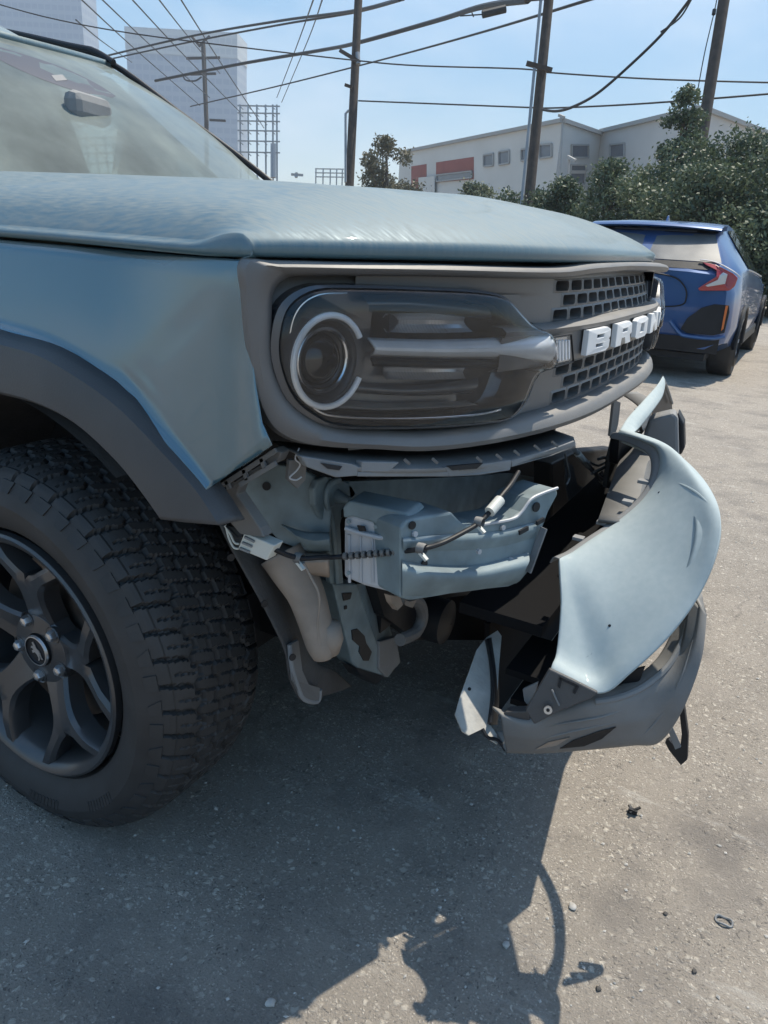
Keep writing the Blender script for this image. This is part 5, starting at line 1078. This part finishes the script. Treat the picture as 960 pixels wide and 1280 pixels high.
# second block to the right, nearer face parallel to the first return wall
# return wall runs from the corner B to the inner corner C seen at u=752, then the right block
retn = nA*0+np.array([nA[0]*math.cos(1.15)-nA[1]*math.sin(1.15), nA[0]*math.sin(1.15)+nA[1]*math.cos(1.15), 0]); 
rd = RAY(753, 158); 
C2 = np.r_[(CAM+rd*((np.dot(B2-CAM, [1, 1, 0]*1)) if False else 61.0))[:2], 0]
D2 = np.r_[DI(876, 138, 49)[:2], 0]; E2 = np.r_[DI(1010, 150, 62)[:2], 0]
hB_ = hB
zC = DI(753, 158.5, 61)[2]; zD = DI(876, 137, 49)[2]; zE = DI(960, 148, 58)[2]
back = np.array([-.44, .9, 0])*60
main = prism('main_wall', [A2, B2, C2, C2+back, A2+back], 0, hB_, M['bwall'])
blk = prism('side_wall', [C2+np.array([.02, -.02, 0]), D2, E2, E2+back, C2+back*.95], 0, zD, M['bwall2'])
for P, Q, z in ((A2, B2, hB_), (B2, C2, hB_), (C2, D2, zD), (D2, E2, zD)):
    obj('parapet_cap', *bar(np.r_[P[:2], z+.10], np.r_[Q[:2], z+.10], .5, .28), M['btrim'], bw_)
def wpanel(name, px, mm, p, q, frame=True, dep=.10):
    t_ = (q-p)/np.linalg.norm(q-p); n_ = np.array([t_[1], -t_[0], 0]); n_ = n_ if np.dot(n_, CAM-p) > 0 else -n_
    pts = [PL(u, v, p+n_*.03, n_) for u, v in px]; o = obj(name, *plate(pts, .05, -n_), mm, bw_)
    if frame:
        for i in range(len(pts)): obj('window_frame', *bar(pts[i]+n_*.05, pts[(i+1) % len(pts)]+n_*.05, .12, .12), M['btrim'], o)
    return o
wpanel('red_panel', [(514, 208), (533, 205), (533, 238), (514, 240)], M['bred'], A2, B2, False)
rp = wpanel('red_panel', [(545, 203), (592, 196), (592, 224), (545, 228)], M['bred'], A2, B2, False)
wpanel('white_infill', [(523, 222), (543, 220), (543, 250), (523, 250)], M['bwall'], A2+nA*.3, B2+nA*.3, False)
wpanel('window', [(546, 219), (590, 214), (590, 222), (546, 227)], M['bwin'], A2+nA*.08, B2+nA*.08)
for px in ([(605, 194), (617, 192), (617, 207), (605, 208)], [(624, 190), (637, 188), (637, 204), (624, 206)], [(652, 187), (661, 185), (661, 200), (652, 201)], [(675, 181), (690, 180), (690, 196), (675, 198)]): wpanel('window', px, M['bwin'], A2, B2)
for px in ([(714, 181), (735, 181), (735, 197), (714, 197)], [(713, 206), (732, 206), (732, 214), (713, 214)], [(712, 216), (731, 216), (730, 230), (712, 230)]): wpanel('window', px, M['bwin'], B2, C2)
for px in ([(763, 181), (781, 179), (781, 196), (763, 198)], [(761, 205), (778, 203), (778, 214), (761, 215)]): wpanel('window', px, M['bwin'], C2, D2)
obj('downpipe', *bar(onwall(703, 155, B2+nA*.1), onwall(698, 250, B2+nA*.1), .12), M['btrim'], bw_)
obj('wall_lamp_arm', *bar(onwall(711, 230, B2+nA*2), onwall(711, 196, B2+nA*2), .12), M['btrim'], bw_); obj('wall_lamp', *bar(onwall(710, 196, B2+nA*2), onwall(719, 201, B2+nA*2), .2), M['btrim'], bw_)
obj('roof_vent', *bar(onwall(701, 151), onwall(703, 145), .18), M['btrim'], bw_); obj('roof_vent', *bar(onwall(699, 144), onwall(705, 147), .2), M['btrim'], bw_)
# --- overhead wires
def wire(label, pts, d0, d1, w, n=40):
    k = len(pts); P = [DI(u, v, d0+(d1-d0)*i/(k-1)) for i, (u, v) in enumerate(pts)]; r = w/2*((d0+d1)/2)/FPX
    tag(obj('overhead_wire', *tube(P, r, 6, n), M['wire'], None, smooth=True, loc=P[0]), label, 'wire', 'overhead wires')
wire('thin slack wire crossing all three poles near their tops', [(-20, 0), (60, 22), (160, 41), (300, 59), (440, 75), (520, 82), (650, 86), (690, 91), (820, 99), (990, 104)], 30, 20, 1.7)
wire('thick black cable rising from the grey tower to the splice box', [(194, 101), (300, 80), (400, 63), (445, 54), (545, 26), (600, 9), (660, 0)], 60, 21.8, 4.6)
wire('upper strand of the doubled cable passing the top of the left pole', [(128, 71), (240, 45), (350, 26), (440, 14), (505, -2)], 60, 26, 3.0)
wire('lower strand of the doubled cable passing the top of the left pole', [(137, 74), (240, 52), (350, 31), (440, 16), (500, 0)], 62, 26, 2.4)
wire('thin wire sloping up to the right behind the splice box', [(238, 133), (350, 107), (480, 74), (600, 41), (745, -3)], 60, 20, 2.0)
wire('nearly level wire passing low behind the left and middle poles', [(448, 126), (550, 130), (652, 134), (690, 135), (780, 131), (880, 124), (990, 115)], 27, 19, 2.0)
wire('thick drooping cable hung from the middle pole up to the right', [(678, 137), (695, 139), (715, 134), (745, 118), (785, 84), (830, 40), (868, -8)], 21.6, 16, 3.6)
wire('second strand joining the drooping cable near the top edge', [(826, 40), (850, 22), (866, -4)], 16.4, 15.6, 2.2)
wire('slanting guy wire just left of the right hand pole', [(868, 137), (880, 70), (893, 14), (897, -6)], 20.2, 19.8, 1.4)
wire('right strand of the fine pair falling behind the left pole', [(404, -4), (385, 50), (352, 128)], 50, 120, 1.2)
wire('left strand of the fine pair falling behind the left pole', [(393, -4), (370, 60), (346, 122)], 50, 120, 1.2)
for k, (a, b) in enumerate((((98, -4), (250, 132)), ((124, -4), (262, 122)), ((162, -4), (300, 140)), ((196, -4), (275, 92)), ((224, -4), (330, 160)), ((95, 25), (165, 78)))):
    m_ = ((a[0]+b[0])/2, (a[1]+b[1])/2+2)
    wire(['steep fine wire nearest the corner tower', 'steep fine wire starting between the two towers', 'steep fine wire crossing the wide grey tower', 'short fine wire ending at the distant pole', 'rightmost fine wire reaching down to the steel lattice', 'short fine wire falling behind the roof of the SUV'][k], [a, m_, b], 55, 110, 1.3)
sb = DI(617, 15, 21.6); spl = thing('cable_splice_box', tuple(sb), 'dark splice box hanging from the thick cable beside the middle pole', 'splice box')
obj('box', *tube([DI(603, 18, 21.6), DI(632, 11, 21.6)], .105, 12), M['wire'], spl, smooth=True, sharp=30)
for a, b in (((575, 20), (604, 18)), ((590, 16), (592, 21)), ((604, 8), (604, 18))): obj('hanger', *bar(DI(*a, 21.6), DI(*b, 21.6), .03), M['wire'], spl)
# --- thin summer haze between here and the towers
hz_ = bpy.data.materials.new('summer_haze'); hz_.use_nodes = True; hn_ = hz_.node_tree; hn_.nodes.remove(hn_.nodes['Principled BSDF']); pv = hn_.nodes.new('ShaderNodeVolumePrincipled')
pv.inputs['Color'].default_value = (.78, .88, 1, 1); pv.inputs['Density'].default_value = .0009; pv.inputs['Anisotropy'].default_value = .2; hn_.links.new(pv.outputs[0], hn_.nodes['Material Output'].inputs['Volume'])
tag(obj('haze', *box((-150, 140, 74), (1100, 1000, 152)), hz_), kind='stuff')
# --- small debris on the ground
M['pebble'] = mat('pale_pebble', (.42, .40, .37), .9, 0, .2, 30, bump=.3, bscale=80); M['pebble_dark'] = mat('dark_pebble', (.07, .065, .06), .9, 0, .2, 30, bump=.3)
def stone(name, u, v, r, mm, label, cat='stone'):
    p = PZ(u, v, r*.45); b = bmesh.new(); bmesh.ops.create_icosphere(b, subdivisions=2, radius=r)
    for q in b.verts: q.co *= 1+random.uniform(-.22, .22); q.co.z *= .7
    V = [tuple(np.array(q.co)+p) for q in b.verts]; F = [tuple(x.index for x in fc.verts) for fc in b.faces]; b.free()
    return tag(obj(name, V, F, mm, None, smooth=True, sharp=40, loc=p), label, cat)
stone('stone', 338, 1253, .008, M['pebble'], 'white stone lying in the small sunlit triangle')
stone('stone', 716, 1133, .007, M['pebble'], 'white stone beside the curved shadow loop')
stone('stone', 633, 1181, .006, M['pebble'], 'pale stone at the inner edge of the shadow loop')
stone('stone', 868, 1214, .0045, M['pebble_dark'], 'dark stone near the bottom right of the asphalt')
stone('stone', 832, 1142, .004, M['pebble_dark'], 'small dark stone below the flat washer ring')
stone('stone', 748, 1236, .0045, M['pebble_dark'], 'brown stone right of the shadow loop near the bottom')
cl = PZ(791, 1014, .008); ck = MB(); ck.add(box(cl, (.018, .008, .010))); ck.add(bar(cl+[.002, 0, .004], cl+[.012, .010, .008], .004)); ck.add(bar(cl, cl+[-.010, .010, .004], .005)); ck.add(bar(cl+[0, 0, 0], cl+[-.004, -.012, .002], .004))
tag(ck.o('plastic_clip', M['black'], None, loc=cl), 'small broken black clip lying on the sunlit asphalt', 'clip')
rg = PZ(905, 1151, .003); tag(obj('washer_ring', *tube([rg+np.array([.014*math.cos(a), .010*math.sin(a), .002*math.sin(3*a)]) for a in np.linspace(0, 6.28, 24)], .0022, 6), M['absorber'], None, loc=rg), 'flat grey ring lying on the sunlit asphalt at right', 'ring')
r2 = np.random.default_rng(3); gv = MB()
oct_ = [(1, 0, 0), (-1, 0, 0), (0, 1, 0), (0, -1, 0), (0, 0, 1), (0, 0, -1)]; of_ = [(0, 2, 4), (2, 1, 4), (1, 3, 4), (3, 0, 4), (2, 0, 5), (1, 2, 5), (3, 1, 5), (0, 3, 5)]
for k in range(2600):
    p = np.array([r2.uniform(-.3, 2.6), r2.uniform(-1.5, 2.6), 0]); s = r2.uniform(.0012, .0042)*(1 if r2.random() < .95 else 1.7); A_ = r2.uniform(.6, 1.3, 3)
    th = r2.uniform(0, 6.28); c_, s_ = math.cos(th), math.sin(th)
    gv.add(([p+np.array([(x*A_[0]*c_-y*A_[1]*s_)*s, (x*A_[0]*s_+y*A_[1]*c_)*s, s*.35+z*A_[2]*s*.6]) for x, y, z in oct_], of_))
tag(gv.o('loose_grit', M['pebble'], None), 'loose grit scattered over the asphalt', 'gravel', kind='stuff')
